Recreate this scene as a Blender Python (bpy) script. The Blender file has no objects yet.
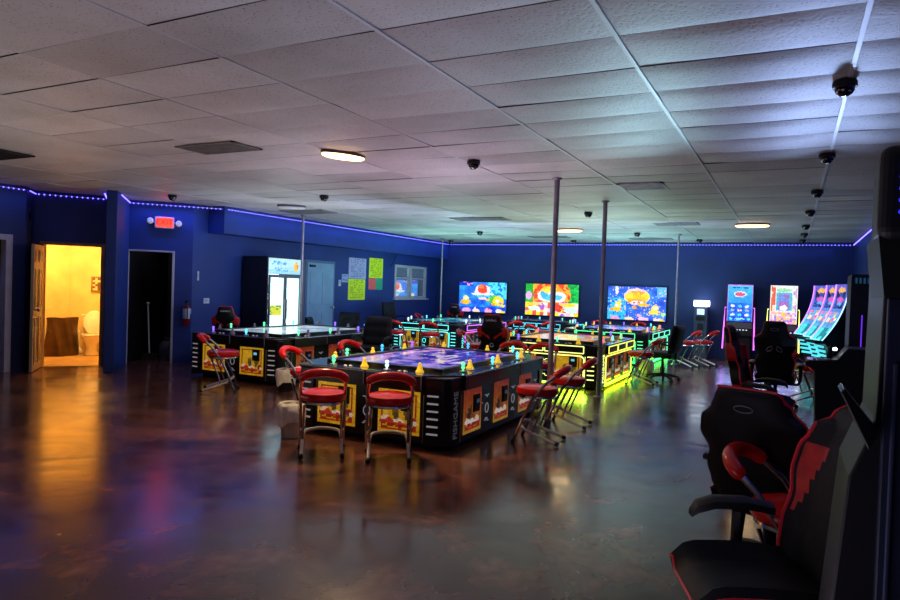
import bpy, bmesh, math, random
from mathutils import Vector, Matrix
random.seed(7)
C = bpy.context.scene.collection
PI = math.pi
def R(d): return math.radians(d)
CEIL = 2.9

# ------------------------------------------------------------------ materials
def lin(c):
    return tuple((x/12.92 if x <= .04045 else ((x+.055)/1.055)**2.4) for x in c[:3]) + (1.0,)
def hexc(h): return tuple(int(h[i:i+2], 16)/255 for i in (0, 2, 4))
MATS = {}
def mat(name, col=(.5, .5, .5), rough=.5, metal=0., emit=None, es=1., noise=0., nscale=8., bump=0., coat=0., alpha=None, trans=0., spec=.5):
    if name in MATS: return MATS[name]
    m = bpy.data.materials.new(name); m.use_nodes = True; MATS[name] = m
    nt = m.node_tree; b = nt.nodes['Principled BSDF']
    if isinstance(col, str): col = hexc(col)
    b.inputs['Base Color'].default_value = lin(col)
    b.inputs['Roughness'].default_value = rough; b.inputs['Metallic'].default_value = metal
    b.inputs['Specular IOR Level'].default_value = spec
    if coat: b.inputs['Coat Weight'].default_value = coat; b.inputs['Coat Roughness'].default_value = .1
    if trans: b.inputs['Transmission Weight'].default_value = trans
    if alpha is not None: b.inputs['Alpha'].default_value = alpha
    if emit is not None:
        if isinstance(emit, str): emit = hexc(emit)
        b.inputs['Emission Color'].default_value = lin(emit); b.inputs['Emission Strength'].default_value = es
    if noise or bump:
        tc = nt.nodes.new('ShaderNodeTexCoord'); n = nt.nodes.new('ShaderNodeTexNoise')
        n.inputs['Scale'].default_value = nscale; n.inputs['Detail'].default_value = 5
        nt.links.new(tc.outputs['Object'], n.inputs['Vector'])
        if noise:
            r = nt.nodes.new('ShaderNodeValToRGB')
            r.color_ramp.elements[0].position = .3; r.color_ramp.elements[1].position = .7
            r.color_ramp.elements[0].color = lin(tuple(x*(1-noise) for x in col))
            r.color_ramp.elements[1].color = lin(tuple(min(1, x*(1+noise)) for x in col))
            nt.links.new(n.outputs['Fac'], r.inputs['Fac']); nt.links.new(r.outputs['Color'], b.inputs['Base Color'])
        if bump:
            bp = nt.nodes.new('ShaderNodeBump'); bp.inputs['Strength'].default_value = bump; bp.inputs['Distance'].default_value = .01
            nt.links.new(n.outputs['Fac'], bp.inputs['Height']); nt.links.new(bp.outputs['Normal'], b.inputs['Normal'])
    return m
def glow(name, col, s): return mat(name, col, .4, emit=col, es=s)
def paintmat(name, es, base=1., rough=.35):
    if name in MATS: return MATS[name]
    m = bpy.data.materials.new(name); m.use_nodes = True; MATS[name] = m
    nt = m.node_tree; b = nt.nodes['Principled BSDF']
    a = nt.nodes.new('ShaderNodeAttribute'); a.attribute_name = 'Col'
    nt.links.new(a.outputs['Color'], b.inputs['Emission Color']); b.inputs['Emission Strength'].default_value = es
    mx = nt.nodes.new('ShaderNodeMix'); mx.data_type = 'RGBA'; mx.inputs[0].default_value = base
    mx.inputs[6].default_value = (.01, .01, .01, 1)
    nt.links.new(a.outputs['Color'], mx.inputs[7]); nt.links.new(mx.outputs[2], b.inputs['Base Color'])
    b.inputs['Roughness'].default_value = rough
    return m

M = {}
M['black'] = mat('black_gloss_laminate', '101014', .32, noise=.3, nscale=4)
M['blackmatte'] = mat('matte_black_plastic', '0c0c10', .55, noise=.3, nscale=10)
M['deck'] = mat('dark_glass_deck', '26242c', .12, coat=.4, noise=.25, nscale=3)
M['rail'] = mat('dark_rail', '17161c', .3)
M['silver'] = mat('brushed_silver_edge', 'a9a7ad', .35, .8)
M['chrome'] = mat('chrome_tube', 'c9c6c6', .16, 1., noise=.06, nscale=30)
M['footsheen'] = mat('painted_sheen_foot_tube', 'd8d4ce', .28, .55)  # paler, less metallic chrome paints in bright reflections on the footrest
M['red'] = mat('red_vinyl', 'dd1a14', .26, noise=.12, nscale=9, bump=.15, coat=.2)
M['leather'] = mat('black_leatherette', '0c0d12', .55, noise=.25, nscale=14, bump=.3, spec=.3)
M['redfab'] = mat('red_leatherette', 'b81d1e', .45, noise=.15, nscale=14, bump=.2)
M['piping'] = mat('red_piping', 'cf2030', .4, emit='cf2030', es=.03)
M['rubber'] = mat('black_rubber', '08080a', .7, noise=.2)
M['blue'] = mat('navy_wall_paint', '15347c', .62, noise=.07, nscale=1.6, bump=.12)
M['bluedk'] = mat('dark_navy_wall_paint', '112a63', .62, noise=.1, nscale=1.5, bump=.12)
M['whitep'] = mat('white_painted_wood', 'b3aeb8', .5, noise=.05, nscale=5)
M['brownframe'] = mat('brown_painted_frame', '8a6a4c', .5, noise=.1)
M['doorpaint'] = mat('cream_door_paint', 'a89270', .5, noise=.06, nscale=4)
M['dooropal'] = mat('pale_blue_door_paint', '7fa6c4', .5, noise=.05, nscale=3)
M['bathwall'] = mat('warm_cream_bathroom_paint', 'e8c884', .7, noise=.06, nscale=3, bump=.1)
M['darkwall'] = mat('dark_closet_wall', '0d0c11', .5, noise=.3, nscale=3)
M['porcelain'] = mat('glazed_porcelain', 'f0ead6', .12, noise=.03, coat=.5)
M['poly'] = mat('dark_brown_bag_plastic', '3a2414', .3, noise=.3, nscale=7, bump=.5)
M['whitebag'] = mat('white_bin_liner', 'f4eee6', .45, noise=.08, nscale=12, bump=.6)
M['greybin'] = mat('grey_bin_plastic', 'cfc6bc', .5, noise=.1)
M['cyl_red'] = mat('extinguisher_red', '8e1414', .3, noise=.1)
M['label'] = mat('pale_label', 'b9c2d6', .5, noise=.1)
M['pole'] = mat('grey_steel_pole', '948f9c', .35, .45, noise=.1, nscale=6)
M['trap'] = mat('white_tee_bar', 'c4c6cc', .45)
M['ventgrey'] = mat('vent_grey_metal', '5c5c66', .5, noise=.1)
M['warmlight'] = glow('warm_led_diffuser', 'ffc878', 9.)
M['dimlight'] = mat('unlit_diffuser', 'd6d6da', .4)

# ------------------------------------------------------------------ mesh builder
class MB:
    def __init__(s): s.bm = bmesh.new(); s.mi = 0
    def _f(s, vs):
        try:
            f = s.bm.faces.new(vs); f.material_index = s.mi; return f
        except ValueError: return None
    def poly(s, pts): s._f([s.bm.verts.new(p) for p in pts]); return s
    def box(s, x0, x1, y0, y1, z0, z1, mtx=None):
        P = [Vector((x, y, z)) for z in (z0, z1) for y in (y0, y1) for x in (x0, x1)]
        if mtx: P = [mtx @ p for p in P]
        v = [s.bm.verts.new(p) for p in P]
        for q in ((0, 2, 3, 1), (4, 5, 7, 6), (0, 1, 5, 4), (2, 6, 7, 3), (0, 4, 6, 2), (1, 3, 7, 5)): s._f([v[i] for i in q])
        return s
    def rbox(s, x0, x1, y0, y1, z0, z1, r, mtx=None, seg=4):
        # box with rounded vertical-profile corners in the x-z plane, extruded over y
        pts = []
        for cx, cz, a0 in ((x1-r, z0+r, -90), (x1-r, z1-r, 0), (x0+r, z1-r, 90), (x0+r, z0+r, 180)):
            for i in range(seg+1):
                a = R(a0+90*i/seg); pts.append((cx+r*math.cos(a), cz+r*math.sin(a)))
        return s.ext([(p[0], y0, p[1]) for p in pts], (0, y1-y0, 0), mtx)
    def ext(s, pts, d, mtx=None):
        d = Vector(d); A = [Vector(p) for p in pts]; Bp = [p+d for p in A]
        if mtx: A = [mtx @ p for p in A]; Bp = [mtx @ p for p in Bp]
        a = [s.bm.verts.new(p) for p in A]; b = [s.bm.verts.new(p) for p in Bp]; n = len(a)
        s._f(a[::-1]); s._f(b)
        for i in range(n): s._f([a[i], a[(i+1) % n], b[(i+1) % n], b[i]])
        return s
    def prism(s, xy, z0, z1, mtx=None): return s.ext([(x, y, z0) for x, y in xy], (0, 0, z1-z0), mtx)
    def lathe(s, prof, c=(0, 0, 0), n=16, sx=1., sy=1., mtx=None):
        rings = []
        for r, z in prof:
            ring = []
            for i in range(n):
                a = 2*PI*i/n; p = Vector((c[0]+r*sx*math.cos(a), c[1]+r*sy*math.sin(a), c[2]+z))
                if mtx: p = mtx @ p
                ring.append(s.bm.verts.new(p))
            rings.append(ring)
        for k in range(len(rings)-1):
            for i in range(n): s._f([rings[k][i], rings[k][(i+1) % n], rings[k+1][(i+1) % n], rings[k+1][i]])
        s._f(rings[0][::-1]); s._f(rings[-1])
        return s
    def ball(s, c, r, n=12, m=8, sz=1.):
        return s.lathe([(r*math.sin(PI*k/m) if 0 < k < m else r*.02, -r*sz*math.cos(PI*k/m)) for k in range(m+1)], c, n)
    def tube(s, pts, r, n=8, closed=False, mtx=None):
        P = [Vector(p) for p in pts]; rings = []; m = len(P); prev = None
        for i in range(m):
            if closed: t = P[(i+1) % m]-P[i-1]
            else: t = P[min(i+1, m-1)]-P[max(i-1, 0)]
            if t.length < 1e-9: t = Vector((0, 0, 1))
            t.normalize()
            if prev is None:
                u = t.cross(Vector((0, 0, 1)))
                if u.length < 1e-3: u = t.cross(Vector((1, 0, 0)))
            else: u = prev - t*prev.dot(t)
            u.normalize(); prev = u.copy(); w = t.cross(u)
            rr = r[i] if isinstance(r, (list, tuple)) else r
            ring = []
            for k in range(n):
                a = 2*PI*k/n; p = P[i]+u*(rr*math.cos(a))+w*(rr*math.sin(a))
                if mtx: p = mtx @ p
                ring.append(s.bm.verts.new(p))
            rings.append(ring)
        for i in range(m if closed else m-1):
            a, b = rings[i], rings[(i+1) % m]
            for k in range(n): s._f([a[k], a[(k+1) % n], b[(k+1) % n], b[k]])
        if not closed: s._f(rings[0][::-1]); s._f(rings[-1])
        return s
    def grid(s, fn, nu, nv, thick=None):
        # sheet from fn(u,v)->point ; fn may give back point by thick offset fn2
        V = [[s.bm.verts.new(fn(i/nu, j/nv)) for j in range(nv+1)] for i in range(nu+1)]
        for i in range(nu):
            for j in range(nv): s._f([V[i][j], V[i+1][j], V[i+1][j+1], V[i][j+1]])
        return V
    def shell(s, f1, f2, nu, nv):
        A = s.grid(f1, nu, nv); B2 = s.grid(f2, nu, nv)
        for i in range(nu):
            s._f([A[i][0], B2[i][0], B2[i+1][0], A[i+1][0]]); s._f([A[i][nv], A[i+1][nv], B2[i+1][nv], B2[i][nv]])
        for j in range(nv):
            s._f([A[0][j], A[0][j+1], B2[0][j+1], B2[0][j]]); s._f([A[nu][j], B2[nu][j], B2[nu][j+1], A[nu][j+1]])
        return s
    def mesh(s, name, mats, smooth=False, angle=40):
        bmesh.ops.recalc_face_normals(s.bm, faces=s.bm.faces)
        me = bpy.data.meshes.new(name); s.bm.to_mesh(me); s.bm.free()
        for m in (mats if isinstance(mats, (list, tuple)) else [mats]): me.materials.append(m)
        if smooth:
            for p in me.polygons: p.use_smooth = True
            me.set_sharp_from_angle(angle=R(angle))
        return me
    def build(s, name, mats, parent=None, smooth=False, bevel=0., loc=(0, 0, 0), rotz=0., seg=2):
        return link(name, s.mesh(name, mats, smooth), parent, loc, rotz, bevel, seg)
def link(name, me, parent=None, loc=(0, 0, 0), rotz=0., bevel=0., seg=2):
    o = bpy.data.objects.new(name, me); C.objects.link(o)
    if parent: o.parent = parent
    o.location = loc; o.rotation_euler = (0, 0, rotz)
    if bevel:
        b = o.modifiers.new('bevel', 'BEVEL'); b.width = bevel; b.segments = seg; b.limit_method = 'ANGLE'; b.angle_limit = R(40)
    return o
def tag(o, label=None, cat=None, group=None, kind=None):
    if label: o['label'] = label
    if cat: o['category'] = cat
    if group: o['group'] = group
    if kind: o['kind'] = kind
    return o
def thing(name, label, cat, loc=(0, 0, 0), rotz=0., group=None):
    o = bpy.data.objects.new(name, None); C.objects.link(o); o.empty_display_size = .1
    o.location = loc; o.rotation_euler = (0, 0, rotz)
    return tag(o, label, cat, group)
def kids(o): return [c for c in ALLKIDS.get(o.name, [])]
def copy_tree(o, parent=None):
    c = o.copy(); C.objects.link(c); c.parent = parent
    for ch in list(o.children): copy_tree(ch, c)
    return c
def dup(o, label, loc, rotz, group=None, scale=None):
    c = copy_tree(o); c.location = loc; c.rotation_euler = (0, 0, rotz); c['label'] = label
    if group: c['group'] = group
    if scale: c.scale = (scale,)*3
    return c
def struct(name, mb, m, bevel=0., smooth=False): return tag(mb.build(name, m, bevel=bevel, smooth=smooth), kind='structure')

FONT = {}
def text_mesh(txt, size, m, ext=.002):
    k = (txt, size, m.name, ext)
    if k in FONT: return FONT[k]
    cu = bpy.data.curves.new('txt', 'FONT'); cu.body = txt; cu.size = size; cu.extrude = ext; cu.align_x = 'CENTER'; cu.align_y = 'CENTER'; cu.resolution_u = 2
    o = bpy.data.objects.new('txt', cu); C.objects.link(o)
    dg = bpy.context.evaluated_depsgraph_get(); me = bpy.data.meshes.new_from_object(o.evaluated_get(dg))
    me.materials.clear(); me.materials.append(m)
    bpy.data.objects.remove(o); FONT[k] = me
    return me
def text(name, txt, size, m, parent, loc, rot, ext=.002):
    o = bpy.data.objects.new(name, text_mesh(txt, size, m, ext)); C.objects.link(o)
    if parent: o.parent = parent
    o.location = loc; o.rotation_euler = rot
    return o

# painted flat art: a fine face grid coloured by a Python function
def hsh(i, j, k=0):
    x = math.sin(i*127.1+j*311.7+k*74.7)*43758.5453
    return x-math.floor(x)
def vnoise(u, v, f, k=0):
    x, y = u*f, v*f; i, j = math.floor(x), math.floor(y); a, b = x-i, y-j
    a = a*a*(3-2*a); b = b*b*(3-2*b)
    return (hsh(i, j, k)*(1-a)+hsh(i+1, j, k)*a)*(1-b)+(hsh(i, j+1, k)*(1-a)+hsh(i+1, j+1, k)*a)*b
def mixc(a, b, t): return tuple(p*(1-t)+q*t for p, q in zip(a, b))
def painted(name, w, h, nx, ny, fn, m, surf=None):
    # default surface: in x-z plane, facing -y, centred at x, z from 0
    bm = bmesh.new()
    surf = surf or (lambda u, v: ((u-.5)*w, 0, v*h))
    V = [[bm.verts.new(surf(i/nx, j/ny)) for j in range(ny+1)] for i in range(nx+1)]
    cols = []
    for i in range(nx):
        for j in range(ny):
            bm.faces.new([V[i][j], V[i+1][j], V[i+1][j+1], V[i][j+1]]); cols.append(lin(fn((i+.5)/nx, (j+.5)/ny)))
    me = bpy.data.meshes.new(name); bm.to_mesh(me); bm.free()
    at = me.color_attributes.new('Col', 'FLOAT_COLOR', 'CORNER')
    for p, c in zip(me.polygons, cols):
        for li in p.loop_indices: at.data[li].color = c
    me.materials.append(m)
    return me
def layers(u, v, base, L, nz=.5):
    c = base; u0, v0 = u, v
    u = u0+nz*.05*(vnoise(u0*1.7, v0, 13, 70)-.5)+nz*.03*(vnoise(u0*1.7, v0, 29, 71)-.5); v = v0+nz*.07*(vnoise(u0*1.7, v0, 13, 72)-.5)+nz*.04*(vnoise(u0*1.7, v0, 29, 73)-.5)
    for cx, cy, rx, ry, col in L:
        d = ((u-cx)/rx)**2+((v-cy)/ry)**2
        if d < 1: c = hexc(col)
    k = 1-.25*nz+.5*nz*vnoise(u0*1.7, v0, 33, 74)
    c = tuple(min(1, x*k) for x in c)
    if vnoise(u0*1.7, v0, 41, 75) > .92-.1*nz: c = mixc(c, (1, 1, 1), .5*nz)
    return c
SCR = paintmat('screen_emission', 1.15, .1, .2)
SCRT = paintmat('table_screen_emission', .85, .05, .12)
ART = paintmat('printed_art', .42, .9, .4)  # weak emission added so the printed panels look lit
ARTB = paintmat('backlit_art', .75, .7, .35)
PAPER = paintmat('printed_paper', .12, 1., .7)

# ------------------------------------------------------------------ room shell
def wall(name, p0, p1, m, openings=(), z0=0., z1=CEIL, th=.12, inside=(0, 0)):
    p0 = Vector((p0[0], p0[1])); p1 = Vector((p1[0], p1[1])); d = p1-p0; L = d.length; d.normalize(); n = Vector((-d.y, d.x))
    mid = (p0+p1)/2
    if n.dot(Vector(inside)-mid) > 0: n = -n
    mb = MB()
    def seg(a, b, za, zb):
        if b-a < .005 or zb-za < .005: return
        q = [p0+d*a, p0+d*b, p0+d*b+n*th, p0+d*a+n*th]
        mb.prism([(v.x, v.y) for v in q], za, zb)
    t = 0.
    for a, b, zb, zt in openings:
        seg(t, a, z0, z1); seg(a, b, z0, zb); seg(a, b, zt, z1); t = b
    seg(t, L, z0, z1)
    return struct(name, mb, m)
IN = (-4, 8)
# floor
def floor_mat():
    m = bpy.data.materials.new('stained_concrete'); m.use_nodes = True; nt = m.node_tree; b = nt.nodes['Principled BSDF']; N = nt.nodes.new; Lk = nt.links.new
    tc = N('ShaderNodeTexCoord'); mp = N('ShaderNodeMapping'); Lk(tc.outputs['Object'], mp.inputs['Vector'])
    n1 = N('ShaderNodeTexNoise'); n1.inputs['Scale'].default_value = .75; n1.inputs['Detail'].default_value = 9; n1.inputs['Distortion'].default_value = 1.6; n1.inputs['Roughness'].default_value = .6
    n2 = N('ShaderNodeTexNoise'); n2.inputs['Scale'].default_value = 6; n2.inputs['Detail'].default_value = 8; n2.inputs['Distortion'].default_value = .6
    n3 = N('ShaderNodeTexNoise'); n3.inputs['Scale'].default_value = 1.6; n3.inputs['Detail'].default_value = 6; n3.inputs['Distortion'].default_value = 1.4
    for n in (n1, n2, n3): Lk(mp.outputs['Vector'], n.inputs['Vector'])
    r1 = N('ShaderNodeValToRGB'); e = r1.color_ramp.elements
    e[0].position = .3; e[0].color = lin(hexc('372925')); e[1].position = .72; e[1].color = lin(hexc('9a6c54'))
    k = e.new(.5); k.color = lin(hexc('62453a'))
    Lk(n1.outputs['Fac'], r1.inputs['Fac'])
    r2 = N('ShaderNodeValToRGB'); r2.color_ramp.elements[0].position = .35; r2.color_ramp.elements[0].color = (.5, .5, .53, 1); r2.color_ramp.elements[1].position = .7; r2.color_ramp.elements[1].color = (1.15, 1.1, 1.05, 1)
    Lk(n2.outputs['Fac'], r2.inputs['Fac'])
    mx = N('ShaderNodeMix'); mx.data_type = 'RGBA'; mx.blend_type = 'MULTIPLY'; mx.inputs[0].default_value = .8
    Lk(r1.outputs['Color'], mx.inputs[6]); Lk(r2.outputs['Color'], mx.inputs[7]); Lk(mx.outputs[2], b.inputs['Base Color'])
    n4 = N('ShaderNodeTexNoise'); n4.inputs['Scale'].default_value = .35; n4.inputs['Detail'].default_value = 5; Lk(mp.outputs['Vector'], n4.inputs['Vector'])
    r4 = N('ShaderNodeValToRGB'); e4 = r4.color_ramp.elements; e4[0].position = .38; e4[0].color = (1.0, .72, .78, 1); e4[1].position = .62; e4[1].color = (1.05, .93, .86, 1)
    Lk(n4.outputs['Fac'], r4.inputs['Fac'])
    mx2 = N('ShaderNodeMix'); mx2.data_type = 'RGBA'; mx2.blend_type = 'MULTIPLY'; mx2.inputs[0].default_value = 1.
    Lk(mx.outputs[2], mx2.inputs[6]); Lk(r4.outputs['Color'], mx2.inputs[7]); Lk(mx2.outputs[2], b.inputs['Base Color'])
    r3 = N('ShaderNodeMapRange'); r3.inputs[1].default_value = .3; r3.inputs[2].default_value = .7; r3.inputs[3].default_value = .11; r3.inputs[4].default_value = .28
    Lk(n3.outputs['Fac'], r3.inputs[0]); Lk(r3.outputs[0], b.inputs['Roughness'])
    bp = N('ShaderNodeBump'); bp.inputs['Strength'].default_value = .13; bp.inputs['Distance'].default_value = .02
    Lk(n3.outputs['Fac'], bp.inputs['Height'])
    bp2 = N('ShaderNodeBump'); bp2.inputs['Strength'].default_value = .1; bp2.inputs['Distance'].default_value = .01
    Lk(n2.outputs['Fac'], bp2.inputs['Height']); Lk(bp.outputs['Normal'], bp2.inputs['Normal']); Lk(bp2.outputs['Normal'], b.inputs['Normal'])
    b.inputs['Specular IOR Level'].default_value = .6; b.inputs['Coat Weight'].default_value = .25; b.inputs['Coat Roughness'].default_value = .22
    return m
struct('floor', MB().box(-13.5, 1.4, -3, 18.3, -.1, 0), floor_mat())

# ceiling: sagging tiles on a tee grid
def ceil_mat():
    m = bpy.data.materials.new('fissured_ceiling_tile'); m.use_nodes = True; nt = m.node_tree; b = nt.nodes['Principled BSDF']; N = nt.nodes.new; Lk = nt.links.new
    tc = N('ShaderNodeTexCoord'); a = N('ShaderNodeAttribute'); a.attribute_name = 'Col'
    v = N('ShaderNodeTexVoronoi'); v.inputs['Scale'].default_value = 42; v.inputs['Randomness'].default_value = 1
    n = N('ShaderNodeTexNoise'); n.inputs['Scale'].default_value = 1.3; n.inputs['Detail'].default_value = 6
    Lk(tc.outputs['Object'], v.inputs['Vector']); Lk(tc.outputs['Object'], n.inputs['Vector'])
    r = N('ShaderNodeValToRGB'); r.color_ramp.elements[0].position = .08; r.color_ramp.elements[0].color = (.28, .27, .27, 1); r.color_ramp.elements[1].position = .26; r.color_ramp.elements[1].color = (1, 1, 1, 1)
    Lk(v.outputs['Distance'], r.inputs['Fac'])
    r2 = N('ShaderNodeValToRGB'); r2.color_ramp.elements[0].position = .3; r2.color_ramp.elements[0].color = (.78, .76, .74, 1); r2.color_ramp.elements[1].position = .62; r2.color_ramp.elements[1].color = (1, 1, 1, 1)
    Lk(n.outputs['Fac'], r2.inputs['Fac'])
    m1 = N('ShaderNodeMix'); m1.data_type = 'RGBA'; m1.blend_type = 'MULTIPLY'; m1.inputs[0].default_value = 1
    m2 = N('ShaderNodeMix'); m2.data_type = 'RGBA'; m2.blend_type = 'MULTIPLY'; m2.inputs[0].default_value = 1
    Lk(a.outputs['Color'], m1.inputs[6]); Lk(r.outputs['Color'], m1.inputs[7]); Lk(m1.outputs[2], m2.inputs[6]); Lk(r2.outputs['Color'], m2.inputs[7])
    Lk(m2.outputs[2], b.inputs['Base Color']); b.inputs['Roughness'].default_value = .55; b.inputs['Specular IOR Level'].default_value = .45
    bp = N('ShaderNodeBump'); bp.inputs['Strength'].default_value = .35; bp.inputs['Distance'].default_value = .004
    Lk(v.outputs['Distance'], bp.inputs['Height']); Lk(bp.outputs['Normal'], b.inputs['Normal'])
    return m
GX, GY = 1.145, .54
X0, Y0 = -.88, 3.03
bm = bmesh.new(); cols = []
xs = [X0+GX*k for k in range(-12, 3)]; ys = [Y0+GY*k for k in range(-12, 29)]
for ix, x in enumerate(xs[:-1]):
    for iy, y in enumerate(ys[:-1]):
        sag = .004+.013*hsh(ix, iy, 3)**1.5
        if -1 <= x and 2 < y < 7: sag = .030
        elif -3.3 <= x < -.9 and y < 6.5: sag = .016
        tx = (hsh(ix, iy, 5)-.5)*.012; ty = (hsh(ix, iy, 6)-.5)*.016
        br = .52+.17*hsh(ix, iy, 9)
        col = (br, br*.985, br*.97)
        if (ix, iy) in (): col = (.3, .3, .3)
        nx, ny = 4, 8
        V = [[None]*(ny+1) for _ in range(nx+1)]
        for i in range(nx+1):
            for j in range(ny+1):
                u, v = i/nx, j/ny
                z = CEIL+.03-sag*(1-(2*u-1)**4)*(1-abs(2*v-1)**3.2)+tx*(u-.5)+ty*(v-.5)-.03*0
                V[i][j] = bm.verts.new((x+GX*u, y+GY*v*.99, z-.02))
        for i in range(nx):
            for j in range(ny):
                f = bm.faces.new([V[i][j], V[i][j+1], V[i+1][j+1], V[i+1][j]]); f.smooth = True; cols.append(lin(tuple(math.sqrt(q) for q in col)))
me = bpy.data.meshes.new('ceiling'); bm.to_mesh(me); bm.free()
at = me.color_attributes.new('Col', 'FLOAT_COLOR', 'CORNER')
for p, c in zip(me.polygons, cols):
    for li in p.loop_indices: at.data[li].color = c
me.materials.append(ceil_mat())
tag(link('ceiling', me), kind='structure')
struct('trim_1', MB().box(-14, 1.6, -3.2, 18.4, CEIL+.06, CEIL+.1), M['darkwall'])
mb = MB()
for x in xs: mb.box(x-.012, x+.012, -3, 18.15, CEIL+.002, CEIL+.02) if x > -3 else mb.box(x-.007, x+.007, -3, 18.15, CEIL+.006, CEIL+.02)
struct('trim_2', mb, M['trap'])

# walls
struct_w = []
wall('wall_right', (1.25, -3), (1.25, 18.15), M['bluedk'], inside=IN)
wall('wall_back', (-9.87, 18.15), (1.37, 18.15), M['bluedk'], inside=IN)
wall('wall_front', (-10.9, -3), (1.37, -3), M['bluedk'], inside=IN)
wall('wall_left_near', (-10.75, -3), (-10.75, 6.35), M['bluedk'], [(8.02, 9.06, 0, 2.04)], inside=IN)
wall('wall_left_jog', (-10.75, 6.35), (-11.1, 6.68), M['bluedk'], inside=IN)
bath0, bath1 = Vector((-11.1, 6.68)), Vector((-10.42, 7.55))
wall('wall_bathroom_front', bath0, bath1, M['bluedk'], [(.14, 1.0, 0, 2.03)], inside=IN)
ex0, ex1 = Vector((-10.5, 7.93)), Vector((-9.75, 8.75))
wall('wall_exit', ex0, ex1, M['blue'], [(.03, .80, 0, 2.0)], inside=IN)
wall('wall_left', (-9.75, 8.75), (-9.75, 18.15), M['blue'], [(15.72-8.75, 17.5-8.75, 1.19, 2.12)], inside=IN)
struct('wall_pilaster', MB().prism([(-9.70, 6.97), (-9.60, 7.09), (-10.48, 7.99), (-10.43, 7.53)], 0, CEIL), M['blue'], bevel=.01)
struct('wall_soffit', MB().box(-9.74, -9.35, 9.1, 18.14, 2.4, CEIL), M['blue'])
# bathroom shell
struct('wall_bathroom_back', MB().prism([(-12.66, 8.26), (-11.6, 9.5), (-11.7, 9.6), (-12.76, 8.34)], 0, 2.6), M['bathwall'])
struct('wall_bathroom_left', MB().prism([(-12.66, 8.34), (-12.55, 7.0), (-11.1, 6.8), (-11.1, 6.9), (-12.46, 7.1), (-12.58, 8.3)], 0, 2.6), M['bathwall'])
struct('wall_bathroom_right', MB().prism([(-10.52, 7.64), (-11.6, 9.5), (-11.55, 9.55), (-10.46, 7.66)], 0, 2.6), M['bathwall'])
struct('trim_3', MB().prism([(-11.2, 6.86), (-10.62, 7.62), (-11.6, 9.5), (-12.7, 8.3), (-12.55, 7.05)], 2.56, 2.6), M['bathwall'])
bathfloor = mat('worn_bathroom_floor', 'b8925c', .35, noise=.15, nscale=3)
struct('floor_bathroom', MB().prism([(-11.14, 6.62), (-10.38, 7.6), (-11.5, 9.5), (-12.7, 8.3), (-12.5, 7.0)], .002, .01), bathfloor)
# closet behind the exit wall
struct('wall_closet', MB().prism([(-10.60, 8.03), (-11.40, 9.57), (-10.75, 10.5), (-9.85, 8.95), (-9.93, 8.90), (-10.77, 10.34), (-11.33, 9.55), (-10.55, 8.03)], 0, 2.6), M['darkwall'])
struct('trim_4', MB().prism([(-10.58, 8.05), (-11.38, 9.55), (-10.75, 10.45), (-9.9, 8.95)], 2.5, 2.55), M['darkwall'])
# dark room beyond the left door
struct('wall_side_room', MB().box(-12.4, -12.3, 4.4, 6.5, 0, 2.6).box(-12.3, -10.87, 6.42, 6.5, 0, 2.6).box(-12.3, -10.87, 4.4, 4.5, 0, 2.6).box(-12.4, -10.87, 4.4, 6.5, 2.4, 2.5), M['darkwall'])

def door_frame(name, p0, p1, a, b, h, m, w=.07, d=.16, inside=IN):
    p0 = Vector(p0); p1 = Vector(p1); dd = (p1-p0).normalized(); n = Vector((-dd.y, dd.x))
    if n.dot(Vector(inside)-p0) > 0: n = -n
    mt = Matrix(((dd.x, n.x, 0, p0.x), (dd.y, n.y, 0, p0.y), (0, 0, 1, 0), (0, 0, 0, 1)))
    mb = MB().box(a-w, a+.01, -.02, d-.03, 0, h+w, mt).box(b-.01, b+w, -.02, d-.03, 0, h+w, mt).box(a+.01, b-.01, -.02, d-.03, h, h+w, mt)
    return struct(name, mb, m, bevel=.006), mt
door_frame('door_1', (-10.75, -3), (-10.75, 6.35), 8.02, 9.06, 2.04, M['whitep'], w=.09)
f2, mt2 = door_frame('door_2', bath0, bath1, .14, 1.0, 2.03, M['brownframe'], w=.05)
f3, mt3 = door_frame('door_3', ex0, ex1, .05, .78, 2.0, M['whitep'], w=.03)

# panelled door leaf
def panel_door(root, w, h, m, rows=((.12, .85), (1.0, 1.62), (1.72, 1.92)), t=.04):
    mb = MB().box(0, w, 0, t, .01, h)
    for z0, z1 in rows:
        for x0, x1 in ((.09, w/2-.04), (w/2+.04, w-.09)):
            for y, s in ((-.001, -1), (t+.001, 1)):
                a, b = (y-.008, y) if s < 0 else (y, y+.008)
                mb.box(x0, x1, a, b, z0, z0+.02).box(x0, x1, a, b, z1-.02, z1).box(x0, x0+.02, a, b, z0, z1).box(x1-.02, x1, a, b, z0, z1)
                mb.box(x0+.05, x1-.05, a+.002, b-.001, z0+.05, z1-.05)
    return mb.build('panel', m, root, bevel=.002)
hin = Vector((-11.0, 6.74)); hd = math.atan2(-.66, .75)
dl = thing('bathroom_door', 'cream six panel door swung open into the hall from the lit bathroom', 'door', (hin.x, hin.y, 0), hd)
panel_door(dl, .70, 2.0, M['doorpaint'])
MB().lathe([(.012, 0), (.012, .04), (.03, .05), (.032, .07), (.02, .085)], mtx=Matrix.Translation((.63, .04, .98)) @ Matrix.Rotation(-PI/2, 4, 'X')).build('handle', M['silver'], dl, smooth=True)
for z in (.25, 1.0, 1.8): MB().tube([(-.004, .0, z-.05), (-.004, .0, z+.05)], .009).build('hinge', M['silver'], dl, smooth=True)

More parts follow.
